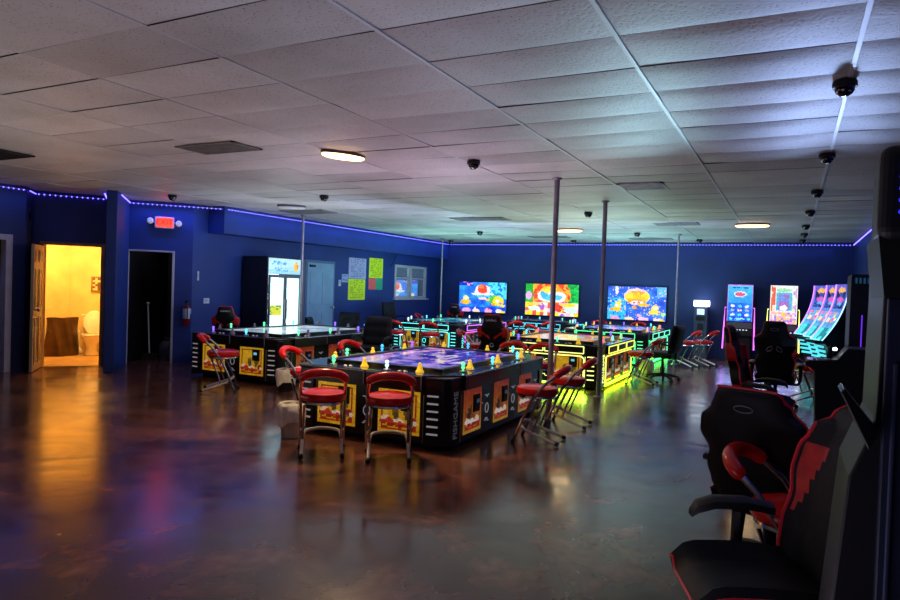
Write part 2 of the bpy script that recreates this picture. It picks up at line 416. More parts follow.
# LED strip along the ceiling line
ledm = glow('violet_blue_led', '5a4cff', 9.)
def led_run(p, q, label, off=(0, 0), z=CEIL-.055):
    a = Vector((p[0]+off[0], p[1]+off[1], z)); b = Vector((q[0]+off[0], q[1]+off[1], z)); L = (b-a).length; n = max(2, int(L/.075)); d = (b-a).normalized()
    root = thing('led_light_strip', label, 'led strip', a, 0, 'blue led strips along the ceiling line')
    e = b-a
    MB().tube([(0, 0, 0), tuple(e)], .006, 6).build('tape', M['label'], root)
    mb = MB()
    for i in range(n):
        c = d*(L*(i+.5)/n); mb.ball((c.x, c.y, c.z-.004), .0105, 6, 4)
    tag(mb.build('led_dots', ledm, root), kind='stuff')
led_run((-9.35, 9.15), (-9.35, 18.1), 'blue led strip along the soffit on the left wall', (.02, 0))
led_run((-9.3, 18.15), (1.2, 18.15), 'blue led strip across the top of the back wall above the televisions', (0, -.02))
led_run((1.25, 18.1), (1.25, 3.0), 'blue led strip along the top of the right wall above the slot machines', (-.02, 0))
led_run((-10.5, 7.93), (-9.42, 9.11), 'blue led strip above the red exit sign and dark doorway', (.025, -.02))
led_run((-11.08, 6.7), (-10.45, 7.5), 'blue led strip above the lit bathroom doorway', (.02, -.015))
led_run((-10.73, 6.37), (-11.07, 6.68), 'very short blue led strip at the wall jog by the open bathroom door', (.02, .0))
led_run((-10.75, 3.0), (-10.75, 6.33), 'blue led strip at far left above the white door frame', (.02, 0))
led_run((-9.70, 6.95), (-10.4, 7.5), 'short blue led strip along the pilaster between the two doorways', (.02, -.03))
led_run((-9.58, 7.1), (-10.45, 7.93), 'short blue led strip on the far side of the pilaster', (.03, .02))

# window in the left wall (two sashes, mirror-dark glass)
def winbar(mb, y0, y1, z0, z1): mb.box(-9.86, -9.73, y0, y1, z0, z1)
mb = MB()
for y0, y1, z0, z1 in ((15.72, 15.79, 1.19, 2.12), (17.43, 17.5, 1.19, 2.12), (15.79, 17.43, 2.05, 2.12), (15.79, 17.43, 1.19, 1.25), (16.56, 16.64, 1.25, 2.05)): winbar(mb, y0, y1, z0, z1)
mb.box(-9.79, -9.75, 15.79, 16.56, 1.74, 1.78).box(-9.79, -9.75, 16.64, 17.43, 1.74, 1.78)
mb.box(-9.75, -9.66, 15.66, 17.56, 1.15, 1.19)
w1 = struct('window_1', mb, M['whitep'], bevel=.004)
glassm = mat('dark_window_glass', '10131c', .03, .0, spec=1., coat=1.)
glassm.node_tree.nodes['Principled BSDF'].inputs['Metallic'].default_value = .75
glassm.node_tree.nodes['Principled BSDF'].inputs['Base Color'].default_value = (.75, .8, .85, 1)
for y in (16.175, 17.035):
    g = MB().box(-.004, .004, -.39, .39, 1.25, 2.05).build('window_pane', glassm, w1); g.location = (-9.82, y, 0); g.rotation_euler = (0, 0, R(-3.5 if y < 16.5 else -7))

# ------------------------------------------------------------------ fish game tables
CH = .30
def rect_tube(mb, x0, x1, z0, z1, y, r, rad=.0, seg=4):
    pts = []
    if rad <= 0: pts = [(x0, y, z0), (x1, y, z0), (x1, y, z1), (x0, y, z1)]
    else:
        for cx, cz, a0 in ((x1-rad, z0+rad, -90), (x1-rad, z1-rad, 0), (x0+rad, z1-rad, 90), (x0+rad, z0+rad, 180)):
            for i in range(seg+1):
                a = R(a0+90*i/seg); pts.append((cx+rad*math.cos(a), y, cz+rad*math.sin(a)))
    if rad <= 0:
        for i in range(4): mb.tube([pts[i], pts[(i+1) % 4]], r, 6)
    else: mb.tube(pts, r, 6, closed=True)
def art_fn(side):
    def fn(u, v):
        n = vnoise(u, v, 7, 1); e = min(u, 1-u, v*1.1, (1-v)*1.1)
        c = mixc(hexc('c98a12'), hexc('f0c22a'), .5*n+.5*v) if not side else mixc(hexc('c08a2c'), hexc('8a2e18'), min(1, max(0, v*1.1-.1+.2*(n-.5))))
        if .075 < e < .105: c = hexc('9c2a12')
        if side:
            # pale fighter group and red rocks low down, dark tower
            c = layers(u, v, c, [(.3, .44, .07, .14, '3a2416'), (.42, .48, .05, .16, '4a2a1a'), (.22, .38, .05, .08, '5a2a1a'), (.52, .38, .12, .08, '8a4624'), (.5, .86, .36, .03, '9a3a1c'), (.22, .26, .14, .07, 'f2dcc8'), (.5, .22, .2, .07, 'f6ece2'), (.78, .27, .12, .08, 'f0d0c0'), (.4, .15, .22, .05, 'd8432a'), (.75, .17, .14, .05, 'b8321e')], .45)
        else:
            c = layers(u, v, c, [(.42, .50, .08, .12, '6a5428'), (.44, .4, .05, .1, '54421c'), (.7, .48, .1, .09, '6a5428'), (.68, .38, .04, .08, '54421c'), (.2, .32, .12, .07, 'e8c9a8'), (.28, .25, .09, .09, 'b83222'), (.12, .25, .08, .05, 'a32c1c'), (.5, .28, .13, .06, 'e6d2b8'), (.56, .2, .2, .06, 'c4411f'), (.84, .3, .08, .11, '7a2a22'), (.9, .27, .05, .05, 'dcc0a4'), (.5, .62, .1, .03, 'c48820')], .45)
        if v < .2 and v > .11 and .1 < u < .9 and hsh(int(u*16), int(v*40)) > .45: c = hexc('8e2414')
        return c
    return fn
ART_NEAR = painted('art_panel', .47, .42, 26, 28, art_fn(False), ART)
ART_SIDE = painted('art_panel', .42, .44, 24, 28, art_fn(True), ART)
DOOR_ME = MB().box(-.065, .065, -.02, 0, 0, .17).box(-.05, .05, -.024, -.02, .02, .15).mesh('coin_door', M['blackmatte'])
SLOT_ME = MB().box(-.028, .028, -.032, -.024, .09, .125).mesh('bill_slot', glow('bill_slot_light', '6fb4dc', .9))
SLOT_DIM = MB().box(-.028, .028, -.032, -.024, .09, .125).mesh('bill_slot', glow('bill_slot_dim', '4a6a90', .25))
LOCK_ME = MB().lathe([(.014, 0), (.014, .012), (.008, .016)], n=10, mtx=Matrix.Translation((0, 0, .06)) @ Matrix.Rotation(PI/2, 4, 'X')).mesh('lock', M['chrome'])
def logo_mesh(m):
    mb = MB(); r = .042
    pts = [(r*math.cos(R(22.5+45*i)), 0, .30+.9*r*1.35*math.sin(R(22.5+45*i))) for i in range(8)]
    mb.tube(pts, .0055, 6, closed=True)
    mb.tube([(-.05, 0, .175), (-.03, 0, .175), (-.025, 0, .195), (.012, 0, .195), (.018, 0, .165), (.05, 0, .165)], .005, 6)
    mb.tube([(-.05, 0, .44), (-.025, 0, .44), (0, 0, .415), (.025, 0, .44), (.05, 0, .44)], .005, 6)
    return mb.mesh('logo_mark', m)
CONE_Y = mat('amber_plastic_cone', 'f0cc3c', .3, emit='f0be30', es=.75)
CONE_G = mat('smoky_plastic_cone', '6f6470', .3, emit='5a4a5c', es=.25)
def cone_mesh(m):
    return MB().lathe([(.045, 0), (.046, .012), (.034, .022), (.026, .055), (.022, .068), (.016, .072), (.021, .086), (.017, .1), (.006, .108)], n=12).mesh('cone_knob', m, True, 60)
STK_BASE = MB().lathe([(.04, 0), (.04, .008), (.03, .014), (.012, .016)], n=14).mesh('joystick', M['silver'], True)
def stick_mesh(m): return MB().lathe([(.011, 0), (.011, .02), (.021, .028), (.024, .042), (.012, .052), (.012, .058), (.022, .068), (.023, .084), (.014, .098), (.004, .103)], n=12).mesh('joystick_grip', m, True, 60)
BTN = MB().lathe([(.02, 0), (.02, .007), (.014, .012)], (-.035, 0, 0), 12).lathe([(.02, 0), (.02, .007), (.014, .012)], (.035, 0, 0), 12).lathe([(.014, 0), (.014, .006), (.01, .01)], (0, .035, 0), 10).mesh('button', M['dimlight'], True)
STKC = {k: glow('grip_'+k, h, s) for k, h, s in (('cyan', '5ce0ff', 1.7), ('green', '5cf0a0', 1.7), ('purple', '8a5cff', 1.7), ('white', 'c8f4ff', 1.7), ('blue', '3aa8f0', 1.7), ('pink', 'ff7ab8', 1.))}
CONEM = {'y': cone_mesh(CONE_Y), 'g': cone_mesh(CONE_G)}
STKM = {k: stick_mesh(m) for k, m in STKC.items()}

def fish_table(label, x0, x1, y0, L, screen, sticks, cones='y', glowc=None, sideglow=None, under=None, nnear=2, tz=.72, boost=1.):
    W = x1-x0; cx = (x0+x1)/2
    root = thing('fish_game_table', label, 'game table', (cx, y0, 0), 0, 'fish shooting game tables')
    hw = W/2; c = CH; i = .05
    gm = glow('table_glow_'+glowc, glowc, 1.7*boost) if glowc else None
    gs = glow('table_glow_'+sideglow, sideglow, 1.7*boost) if sideglow else gm
    edge = gm or M['silver']; edges = gs or M['silver']
    def octo(k, cc=c): return [(-hw+cc, k), (hw-cc, k), (hw-k, cc), (hw-k, L-cc), (hw-cc, L-k), (-hw+cc, L-k), (-hw+k, L-cc), (-hw+k, cc)]
    MB().prism(octo(i), .05, tz-.16).build('body', M['black'], root, bevel=.008)
    MB().prism(octo(.12), 0, .05).build('plinth', M['rubber'], root)
    MB().prism(octo(.035), tz-.16, tz-.035).build('drawer_carcass', M['rail'], root)
    MB().prism(octo(0), tz-.035, tz-.012).build('deck', M['deck'], root, bevel=.006)
    # corner pillars
    pil = [(hw-c+.005, .03), (hw-.105, .055), (hw-.055, .11), (hw-.035, c-.01), (hw-.25, c-.01), (hw-c+.005, .12)]
    lid = [(x*1.0+(.012 if k in (1, 2, 3) else 0), y-(.015 if k in (0, 1, 2) else 0)) for k, (x, y) in enumerate(pil)]
    flips = [(1, 1, 0), (-1, 1, 0), (1, -1, L), (-1, -1, L)]
    for sx, sy, oy in flips:
        mtx = Matrix(((sx, 0, 0, 0), (0, sy, 0, oy), (0, 0, 1, 0), (0, 0, 0, 1)))
        p = MB().prism(pil, .04, tz-.05, mtx).build('corner_pillar', M['black'], root, bevel=.012)
        MB().prism(lid, tz-.045, tz-.028, mtx).build('pillar_lid', mat('grey_lid', '3c3a3e', .35) if not gm else M['rail'], p, bevel=.004)
        if sy > 0:
            d = Vector((.19, .025)).normalized(); ang = math.atan2(d.y, d.x)
            mb = MB()
            for k in range(6):
                z = .15+k*.072
                m2 = mtx @ Matrix.Translation((hw-c+.095, .038, 0)) @ Matrix.Rotation(ang, 4, 'Z')
                mb.box(-.055, .055, -.012, .0, z, z+.015, m2)
            mb.box(-.062, .062, -.004, .003, .14, .535, mtx @ Matrix.Translation((hw-c+.095, .038, 0)) @ Matrix.Rotation(ang, 4, 'Z')) if False else None
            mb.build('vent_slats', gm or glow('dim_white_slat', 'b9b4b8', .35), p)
            pr = (hw-.040)*sx, .20
            t = text('lettering', 'FISHGAME', .1, gm or mat('silver_lettering', 'a8a6ac', .4, emit='8a8a90', es=.1), p, (pr[0], pr[1], .33), (0, 0, 0))
            th = math.atan2(c-.01-.11, .02) if sx > 0 else -math.atan2(c-.01-.11, .02)
            t.rotation_euler = (Matrix.Rotation(th, 4, 'Z') @ Matrix.Rotation(PI/2, 4, 'X') @ Matrix.Rotation(PI/2, 4, 'Z')).to_euler()
            if sx > 0:
                MB().tube([(hw-c+.005, .02, .06), (hw-c+.005, .02, tz-.2)], .005, 6).build('edge_trim', edge, p)
                MB().tube([(hw-.034, c-.01, .06), (hw-.034, c-.01, tz-.2)], .005, 6).build('edge_trim', edges, p)
    # four faces: (width, segments, origin, angle, art, kind)
    faces = [(W-2*c, nnear, (0, 0), 0, False, edge), (L-2*c, 3, (hw, L/2), PI/2, True, edges), (W-2*c, nnear, (0, L), PI, False, edge), (L-2*c, 3, (-hw, L/2), -PI/2, True, edge)]
    for fi, (fw, ns, (ox, oy), ang, side, em) in enumerate(faces):
        sw = fw/ns
        ca, sa = math.cos(ang), math.sin(ang)
        def P(lx, ly, lz): return (ox+lx*ca-ly*sa, oy+lx*sa+ly*ca, lz)
        front = fi in (0, 1)
        for k in range(ns):
            lx = -fw/2+sw*(k+.5)
            dr = link('drawer', DRAW(sw-.02, tz), root, P(lx, 0, 0), ang, .008)
            if front or fi == 3:
                mbt = MB()
                if gm: rect_tube(mbt, -(sw-.03)/2, (sw-.03)/2, tz-.15, tz-.04, -.008, .008)
                else: mbt.tube([(sw/2-.014, -.006, tz-.15), (sw/2-.014, -.006, tz-.02)], .006, 6).tube([(-sw/2+.012, -.006, tz-.022), (sw/2-.012, -.006, tz-.022)], .004, 6)
                mbt.build('drawer_edge', em, dr)
            if front:
                pw = .42 if side else .40
                if ns == 4: continue
                off = (-.035 if k == 0 else .035) if not side else -.09
                if not side: off = (-1 if k == 0 else 1)*.045
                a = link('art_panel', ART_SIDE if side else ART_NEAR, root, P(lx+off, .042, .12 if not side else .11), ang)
                if glowc and not side: pass
                dd = link('coin_door', DOOR_ME, a, (.1 if not side else .06, -.004, .225 if not side else .20))
                link('bill_slot', SLOT_ME if not side else SLOT_DIM, dd)
                if side:
                    ll = link('lock', LOCK_ME, a, (.17, -.02, .2))
                if side: link('logo_mark', LOGO(glow('white_logo', 'b0aeb4', .3)), root, P(lx+sw/2-.10, .045, .0), ang)
            # player station on the deck
            sc = sticks[(fi*3+k) % len(sticks)]
            j = link('joystick', STK_BASE, root, P(lx-.16, .13, tz-.012), ang)
            link('joystick_grip', STKM[sc], j, (0, 0, .014)).scale = (.85,)*3
            link('cone_knob', CONEM[cones], root, P(lx+.17, .21, tz-.012), ang).scale = (.92, .92, .86)
            link('button', BTN, root, P(lx+.03, .12, tz-.012), ang)
        if fi == 0 and ns == 2:
            link('logo_mark', LOGO(em if gm else glow('white_logo', 'b0aeb4', .3)), root, P(0, .045, 0), ang)
        if front:
            mbt = MB()
            if gm:
                rect_tube(mbt, -fw/2+.02, fw/2-.02, .07, tz-.2, .035, .009, .06)
                mbt.build('light_outline', em, root, loc=(ox, oy, 0), rotz=ang)
    # screen and rail
    ix, iy = .31, .36
    mb = MB()
    for (a0, a1, b0, b1) in ((-hw+ix-.06, hw-ix+.06, iy-.06, iy), (-hw+ix-.06, hw-ix+.06, L-iy, L-iy+.06), (-hw+ix-.06, -hw+ix, iy, L-iy), (hw-ix, hw-ix+.06, iy, L-iy)):
        mb.box(a0, a1, b0, b1, tz-.02, tz+.022)
    mb.build('screen_rail', M['rail'], root, bevel=.005)
    sw_, sl_ = W-2*ix, L-2*iy
    me = painted('screen', 1, 1, 40, 60, screen, SCRT, surf=lambda u, v: ((u-.5)*sw_, iy+v*sl_, tz+.004))
    link('screen', me, root)
    if under:
        um = glow('under_glow_'+under, under, 9.*boost)
        MB().tube([(hw-.035, c, .055), (hw-.035, L-c, .055)], .014, 6).build('underglow_strip', um, root)
        MB().tube([(-hw+c, .035, .055), (hw-c, .035, .055)], .014, 6).build('underglow_strip', um, root)
    return root
_D = {}
def DRAW(w, tz):
    k = round(w, 3)
    if k not in _D:
        _D[k] = MB().box(-w/2, w/2, -.004, .05, tz-.16, tz-.03).box(-w/2+.05, w/2-.05, -.007, -.004, tz-.14, tz-.055).mesh('drawer', M['black'])
    return _D[k]
_L = {}
def LOGO(m):
    if m.name not in _L: _L[m.name] = logo_mesh(m)
    return _L[m.name]

def scr_purple(u, v):
    n = vnoise(u, v, 6, 2); n2 = vnoise(u, v, 17, 3)
    c = mixc(hexc('2a1f9a'), hexc('6a58d8'), n)
    if n2 > .62: c = mixc(c, hexc('d6a0d8'), .7)
    if n2 < .22: c = hexc('140f6a')
    m = vnoise(u*2.2, v, 9, 61)
    d = abs((v-.5)-.16*math.sin(5*u)+.12*(n-.5))
    if d < .10 and m > .5: c = hexc('e8dcc8') if n2 > .5 else hexc('c4a8ea')
    if u < .3 and m > .55: c = mixc(c, hexc('f0a8c8'), .7)
    if v < .18 and n > .4: c = mixc(c, hexc('c0a8dc'), .6)
    return c
def scr_pale(u, v):
    n = vnoise(u, v, 5, 5); n2 = vnoise(u, v, 16, 6)
    c = mixc(hexc('8fa8b8'), hexc('dfe9ee'), n)
    if n2 > .66: c = hexc('7a9ab0')
    return c
def scr_fire(u, v):
    n = vnoise(u, v, 5, 8); n2 = vnoise(u, v, 14, 9)
    c = mixc(hexc('d8481c'), hexc('ffd24a'), n)
    if n2 > .68: c = hexc('8fe0e8')
    if n < .3: c = hexc('e86ab0') if n2 > .5 else hexc('3ac0d0')
    return c
def scr_teal(u, v):
    n = vnoise(u, v, 6, 11); n2 = vnoise(u, v, 15, 12)
    c = mixc(hexc('0d3c6a'), hexc('2ab8c8'), n)
    if n2 > .72: c = hexc('9af0d0')
    return c
def scr_blue(u, v):
    n = vnoise(u, v, 6, 15); n2 = vnoise(u, v, 15, 16)
    c = mixc(hexc('1538a8'), hexc('3aa0f0'), n)
    if n2 > .66: c = hexc('e070c8') if n > .5 else hexc('bfe8ff')
    return c
fish_table('black fish game table nearest the camera with purple blue screen and amber cones', -4.66, -2.76, 5.5, 2.82, scr_purple, ['green', 'white', 'blue', 'green', 'cyan', 'cyan', 'cyan', 'blue', 'cyan', 'purple', 'blue'])
fish_table('black unlit fish game table by the left wall with pale screen and smoky cones', -8.60, -6.62, 7.6, 3.0, scr_pale, ['purple', 'cyan', 'cyan', 'green', 'green', 'purple', 'cyan'], 'g')
fish_table('fish game table outlined in yellow green light with fiery screen in the centre', -4.53, -2.58, 10.4, 2.55, scr_fire, ['purple', 'green', 'cyan', 'pink', 'cyan', 'green'], 'y', 'ecf58c', 'e4f25a', 'a8ff10')
fish_table('fish game table outlined in teal light with a pink lit side near the window', -8.5, -6.58, 13.5, 2.95, scr_teal, ['white', 'green', 'cyan', 'white'], 'g', '5ce8e0', 'd86cf0')
fish_table('fish game table outlined in green light behind the yellow green one', -4.6, -2.65, 14.6, 2.85, scr_blue, ['green', 'pink', 'cyan', 'purple'], 'y', '4cf090', '6cf0c0', '20ff50')
fish_table('low teal edged fish game table below the middle television', -6.85, -4.95, 16.6, 1.3, scr_blue, ['white', 'cyan', 'pink', 'green'], 'g', '4cc8e0', '4cc8e0', None, 4)

# ------------------------------------------------------------------ televisions
def tv_ocean(u, v):
    n = vnoise(u*1.6, v, 6, 21); n2 = vnoise(u*1.6, v, 18, 22)
    c = mixc(hexc('1848e0'), hexc('30b4ff'), n)
    if u > .62 and v > .45 and n2 > .35: c = hexc('58e0f8')
    if v < .16: c = mixc(hexc('1430d8'), c, .4)
    if v > .88 and u < .3: c = hexc('1a30d0') if n2 < .6 else hexc('f0a0d0')
    L = [(.5, .6, .24, .05, 'e8f6ff'), (.5, .72, .16, .2, 'ffe8f0'), (.5, .77, .1, .16, 'ff4a30'), (.47, .85, .06, .06, 'f88850'), (.5, .53, .15, .04, '48c8e8'), (.5, .46, .1, .04, 'ffd8e8'),
         (.15, .44, .06, .1, 'ffe890'), (.15, .33, .11, .08, 'ffc81a'), (.15, .44, .028, .045, 'fff8f0'), (.24, .3, .05, .03, 'a890e0'), (.08, .32, .03, .03, 'ff9020'),
         (.75, .42, .1, .16, '48d048'), (.83, .38, .12, .15, 'ffe020'), (.82, .4, .035, .055, 'fff8ff'), (.89, .3, .04, .04, 'b880e0'), (.62, .42, .04, .04, 'ffc828'), (.73, .27, .04, .04, 'ff9a20'), (.93, .24, .05, .05, 'ffe828'),
         (.17, .05, .09, .08, 'e8a8e8'), (.37, .04, .08, .07, 'ffd8c8'), (.35, .1, .02, .06, 'fff0f0'), (.63, .05, .07, .1, 'f8a0d0'), (.64, .12, .02, .03, 'd83050'), (.85, .05, .06, .08, 'ffe8e0'), (.93, .03, .05, .04, 'ffe020')]
    return layers(u, v, c, L)
def tv_fire(u, v):
    n = vnoise(u*1.6, v, 6, 31); n2 = vnoise(u*1.6, v, 16, 32)
    c = mixc(hexc('ff9028'), hexc('ffd840'), n)
    if u > .78: c = hexc('18c850') if n2 > .4 else hexc('109838')
    if u < .14 and v > .4: c = hexc('20b838')
    ring = math.hypot((u-.5)/.34, (v-.66)/.42)
    if .72 < ring < 1.05: c = hexc('f04820') if n2 > .35 else hexc('ffb030')
    if v < .42: c = (hexc('ffe028'), hexc('f8c0e0'), hexc('f05030'), hexc('fff0d8'))[int(hsh(int(u*14), int(v*9), 3)*4)]
    L = [(.06, .62, .06, .14, 'e8b0f0'), (.4, .62, .17, .18, 'f0f4ff'), (.62, .6, .15, .16, 'f4f0ff'), (.5, .58, .2, .1, '58c8f8'), (.36, .68, .08, .1, '48b8f0'), (.48, .85, .12, .06, 'ffe030'), (.4, .78, .07, .07, 'ffe848'),
         (.32, .28, .05, .12, 'a850e0'), (.33, .22, .02, .03, 'e83050'), (.17, .22, .12, .07, 'd8fff0'), (.17, .35, .16, .05, 'ffd820'), (.86, .2, .12, .09, 'd0f8f0'), (.8, .35, .14, .06, 'ffe020'), (.63, .24, .07, .12, 'e83828'), (.7, .04, .05, .04, 'b060e0'), (.03, .2, .04, .06, 'f05838')]
    return layers(u, v, c, L)
def tv_gold(u, v):
    n = vnoise(u*1.6, v, 6, 41); n2 = vnoise(u*1.6, v, 17, 42)
    c = mixc(hexc('1634d0'), hexc('3090f8'), n)
    if u < .32 and v < .65 and n2 > .3: c = hexc('30c0f8')
    if u > .85 and v > .7: c = hexc('60b8f8')
    if hsh(int(u*60), int(v*34), 4) > .93: c = hexc('f0c8f0')
    L = [(.5, .7, .22, .25, 'ffd8d8'), (.5, .68, .2, .19, 'ffc820'), (.38, .72, .07, .08, 'ffe838'), (.66, .74, .07, .08, 'ffe030'), (.46, .82, .04, .05, 'ffa840'), (.58, .82, .04, .05, 'ffa030'), (.5, .55, .16, .07, 'ffa028'), (.5, .53, .11, .045, 'fff0f0'), (.46, .53, .02, .03, 'c83848'), (.54, .53, .02, .03, 'b86070'), (.47, .36, .04, .05, 'ff9820'), (.62, .46, .1, .05, 'ffc030'),
         (.18, .42, .06, .1, 'ffe860'), (.16, .3, .1, .05, 'ffc820'), (.21, .55, .025, .06, 'ffe040'), (.165, .42, .03, .04, 'fffaf0'), (.25, .3, .03, .03, '9878d8'), (.08, .31, .03, .03, 'ff9828'),
         (.82, .38, .065, .1, 'ffe050'), (.82, .25, .11, .06, 'ffd820'), (.83, .38, .035, .04, 'fffaf8'), (.9, .24, .04, .02, '8068d0'), (.96, .2, .04, .05, 'b8f080'),
         (.14, .04, .08, .06, 'f0a0d8'), (.38, .03, .08, .06, 'ffe0b8'), (.55, .14, .04, .05, 'f8a8b8'), (.62, .04, .09, .06, 'e8b8f0'), (.87, .03, .08, .05, 'f8d8d0'), (.93, .02, .04, .03, 'ffe030'), (.15, .88, .035, .14, 'e8f0ff')]
    return layers(u, v, c, L)
def television(x0, x1, fn, label):
    w = x1-x0; cx = (x0+x1)/2
    t = thing('television', label, 'television', (cx, 18.15, .845), 0, 'televisions on the back wall')
    MB().box(-w/2-.012, w/2+.012, -.085, -.03, -.012, .897).build('bezel', M['blackmatte'], t, bevel=.004)
    MB().box(-.25, .25, -.03, -.001, .25, .65).build('wall_mount', M['blackmatte'], t)
    link('screen', painted('screen', w, .885, 84, 48, fn, SCR), t, (0, -.088, 0))
television(-8.9, -7.37, tv_ocean, 'leftmost wall television with red emblem on blue ocean')
television(-6.78, -5.23, tv_fire, 'middle wall television with red ring and green corner behind the pole')
television(-4.42, -2.9, tv_gold, 'rightmost wall television with golden emblem on blue sea')

# ------------------------------------------------------------------ folding bar stools
def make_stool():
    t = thing('bar_stool', 'x', 'bar stool', group='red and chrome folding bar stools')
    arc = [(.172*math.cos(R(a)), -.20-.085*math.sin(R(a)), .645+.065*math.sin(R(a))) for a in range(0, 181, 15)]
    path = [(.185, .18, .0), (.185, .09, .22), (.185, .0, .42), (.182, -.12, .58)]+arc+[(-.182, -.12, .58), (-.185, 0, .42), (-.185, .09, .22), (-.185, .18, 0)]
    MB().tube(path, .0145, 8).build('frame', M['chrome'], t, smooth=True)
    arc2 = [(.174*math.cos(R(a)), -.20-.088*math.sin(R(a)), .648+.067*math.sin(R(a))) for a in range(-8, 189, 11)]
    rr = [.022]+[.034]*(len(arc2)-2)+[.022]
    MB().tube(arc2, rr, 12).build('backrest', M['red'], t, smooth=True)
    MB().lathe([(.02, .445), (.17, .445), (.196, .46), (.203, .488), (.193, .515), (.15, .53), (.06, .536), (.01, .537)], n=28).build('seat', M['red'], t, smooth=True)
    MB().lathe([(.1, .422), (.17, .424), (.185, .432), (.18, .446), (.1, .446)], n=24).build('seat_ring', M['chrome'], t, smooth=True)
    foot = [(.165, -.235, .022), (.165, -.2, .035), (.160, .07, .13)]+[(.150*math.cos(R(a)), .09+.045*math.sin(R(a)), .15+.028*math.sin(R(a))) for a in range(15, 166, 15)]+[(-.160, .07, .13), (-.165, -.2, .035), (-.165, -.235, .022)]
    MB().tube(foot, .0135, 8).build('footrest', M['footsheen'], t, smooth=True)
    for s in (-1, 1):
        MB().tube([(s*.15, -.12, .42), (s*.16, -.03, .2), (s*.162, .0, .10)], .01, 8).build('leg', M['chrome'], t, smooth=True)
        MB().tube([(s*.165, -.22, .027), (s*.165, -.255, .02)], .019, 8).build('foot_cap', M['rubber'], t, smooth=True)
        MB().tube([(s*.185, .17, .026), (s*.185, .182, .0)], .017, 8).build('foot_cap', M['rubber'], t, smooth=True)
    return t
st0 = make_stool()
SG = 'red and chrome folding bar stools'
stools = [(-3.78, 4.93, 38, 'red bar stool at the near side of the closest table, beside the white lined bin'),
          (-3.20, 5.15, 33, 'red bar stool at the near side of the closest table, next to its vented corner'),
          (-2.29, 6.54, 96, 'red bar stool at the right side of the closest table, nearer of the pair'),
          (-2.28, 7.52, 94, 'red bar stool at the right side of the closest table, farther of the pair'),
          (-4.90, 6.12, -80, 'red bar stool at the left end of the closest table with only its back showing'),
          (-4.96, 7.3, -95, 'red bar stool left of the closest table, in front of the black office chair'),
          (-7.02, 6.88, -52, 'red bar stool in front of the unlit table by the fire extinguisher wall'),
          (-3.55, 8.78, 178, 'red bar stool behind the closest table, left of the two by the tall pole'),
          (-3.08, 8.82, 184, 'red bar stool behind the closest table, right of the two by the tall pole'),
          (-6.95, 12.75, 15, 'red bar stool at the near side of the teal lit table, below its drawers'),
          (-7.75, 12.7, 5, 'red bar stool at the far left of the teal lit table'),
          (-5.0, 10.85, -75, 'red bar stool at the left end of the yellow green lit table'),
          (-6.1, 15.2, 60, 'red bar stool facing the low teal edged table, left of two'),
          (-5.45, 15.75, 60, 'red bar stool facing the low teal edged table, right of two'),
          (-2.27, 11.75, 90, 'red bar stool between the yellow green lit table and the rolled out office chair'),
          (-2.02, 15.25, 75, 'red bar stool alone near the kiosk, left one of a pair'),
          (-1.72, 15.75, 75, 'red bar stool alone near the kiosk, right one of a pair'),
          (-4.6, 17.72, 180, 'red bar stool under the right television, left of two'),
          (-3.6, 17.72, 170, 'red bar stool under the right television, right of two'),
          (-4.9, 14.0, -30, 'red bar stool between the yellow green and the green lit tables'),
          (.26, 11.45, -70, 'red bar stool mostly hidden behind the gaming chair with two openings'),
          (.07, 3.62, -105, 'red bar stool with chrome arms beside the nearest gaming chairs'),
          (-8.9, 16.1, -80, 'red bar stool behind the teal lit table near the window')]
for k, (x, y, r, lb) in enumerate(stools):
    if k == 0: st0.location = (x, y, 0); st0.rotation_euler = (0, 0, R(r)); st0['label'] = lb; st0.scale = (1.08,)*3
    else: dup(st0, lb, (x, y, 0), R(r), SG)

# ------------------------------------------------------------------ gaming chairs
def interp(T, z):
    for (a, va), (b, vb) in zip(T, T[1:]):
        if z <= b:
            t = (z-a)/(b-a); t = t*t*(3-2*t); return va*(1-t)+vb*t
    return T[-1][1]
BW_ = [(0, .19), (.12, .235), (.26, .255), (.38, .215), (.50, .27), (.60, .275), (.68, .175), (.76, .15), (.82, .145), (.86, .11)]
def star_base(t, zs=.40):
    mb = MB().tube([(0, 0, .1), (0, 0, zs)], .025, 12).tube([(0, 0, .1), (0, 0, .24)], .038, 12)
    mb.build('gas_lift', M['blackmatte'], t, smooth=True)
    for k in range(5):
        a = 2*PI*k/5+.3; ca, sa = math.cos(a), math.sin(a)
        l = MB().tube([(0, 0, .115), (.14*ca, .14*sa, .105), (.29*ca, .29*sa, .075)], [.034, .026, .018], 8).build('base_leg', M['blackmatte'], t, smooth=True)
        MB().lathe([(.012, -.022), (.03, -.02), (.03, .02), (.012, .022)], n=12, mtx=Matrix.Translation((.295*ca, .295*sa, .03)) @ Matrix.Rotation(a, 4, 'Z') @ Matrix.Rotation(PI/2, 4, 'X')).build('caster', M['rubber'], l, smooth=True)
BWL = [(0, .20), (.1, .245), (.2, .265), (.30, .245), (.41, .295), (.50, .285), (.58, .215), (.64, .19), (.70, .165)]
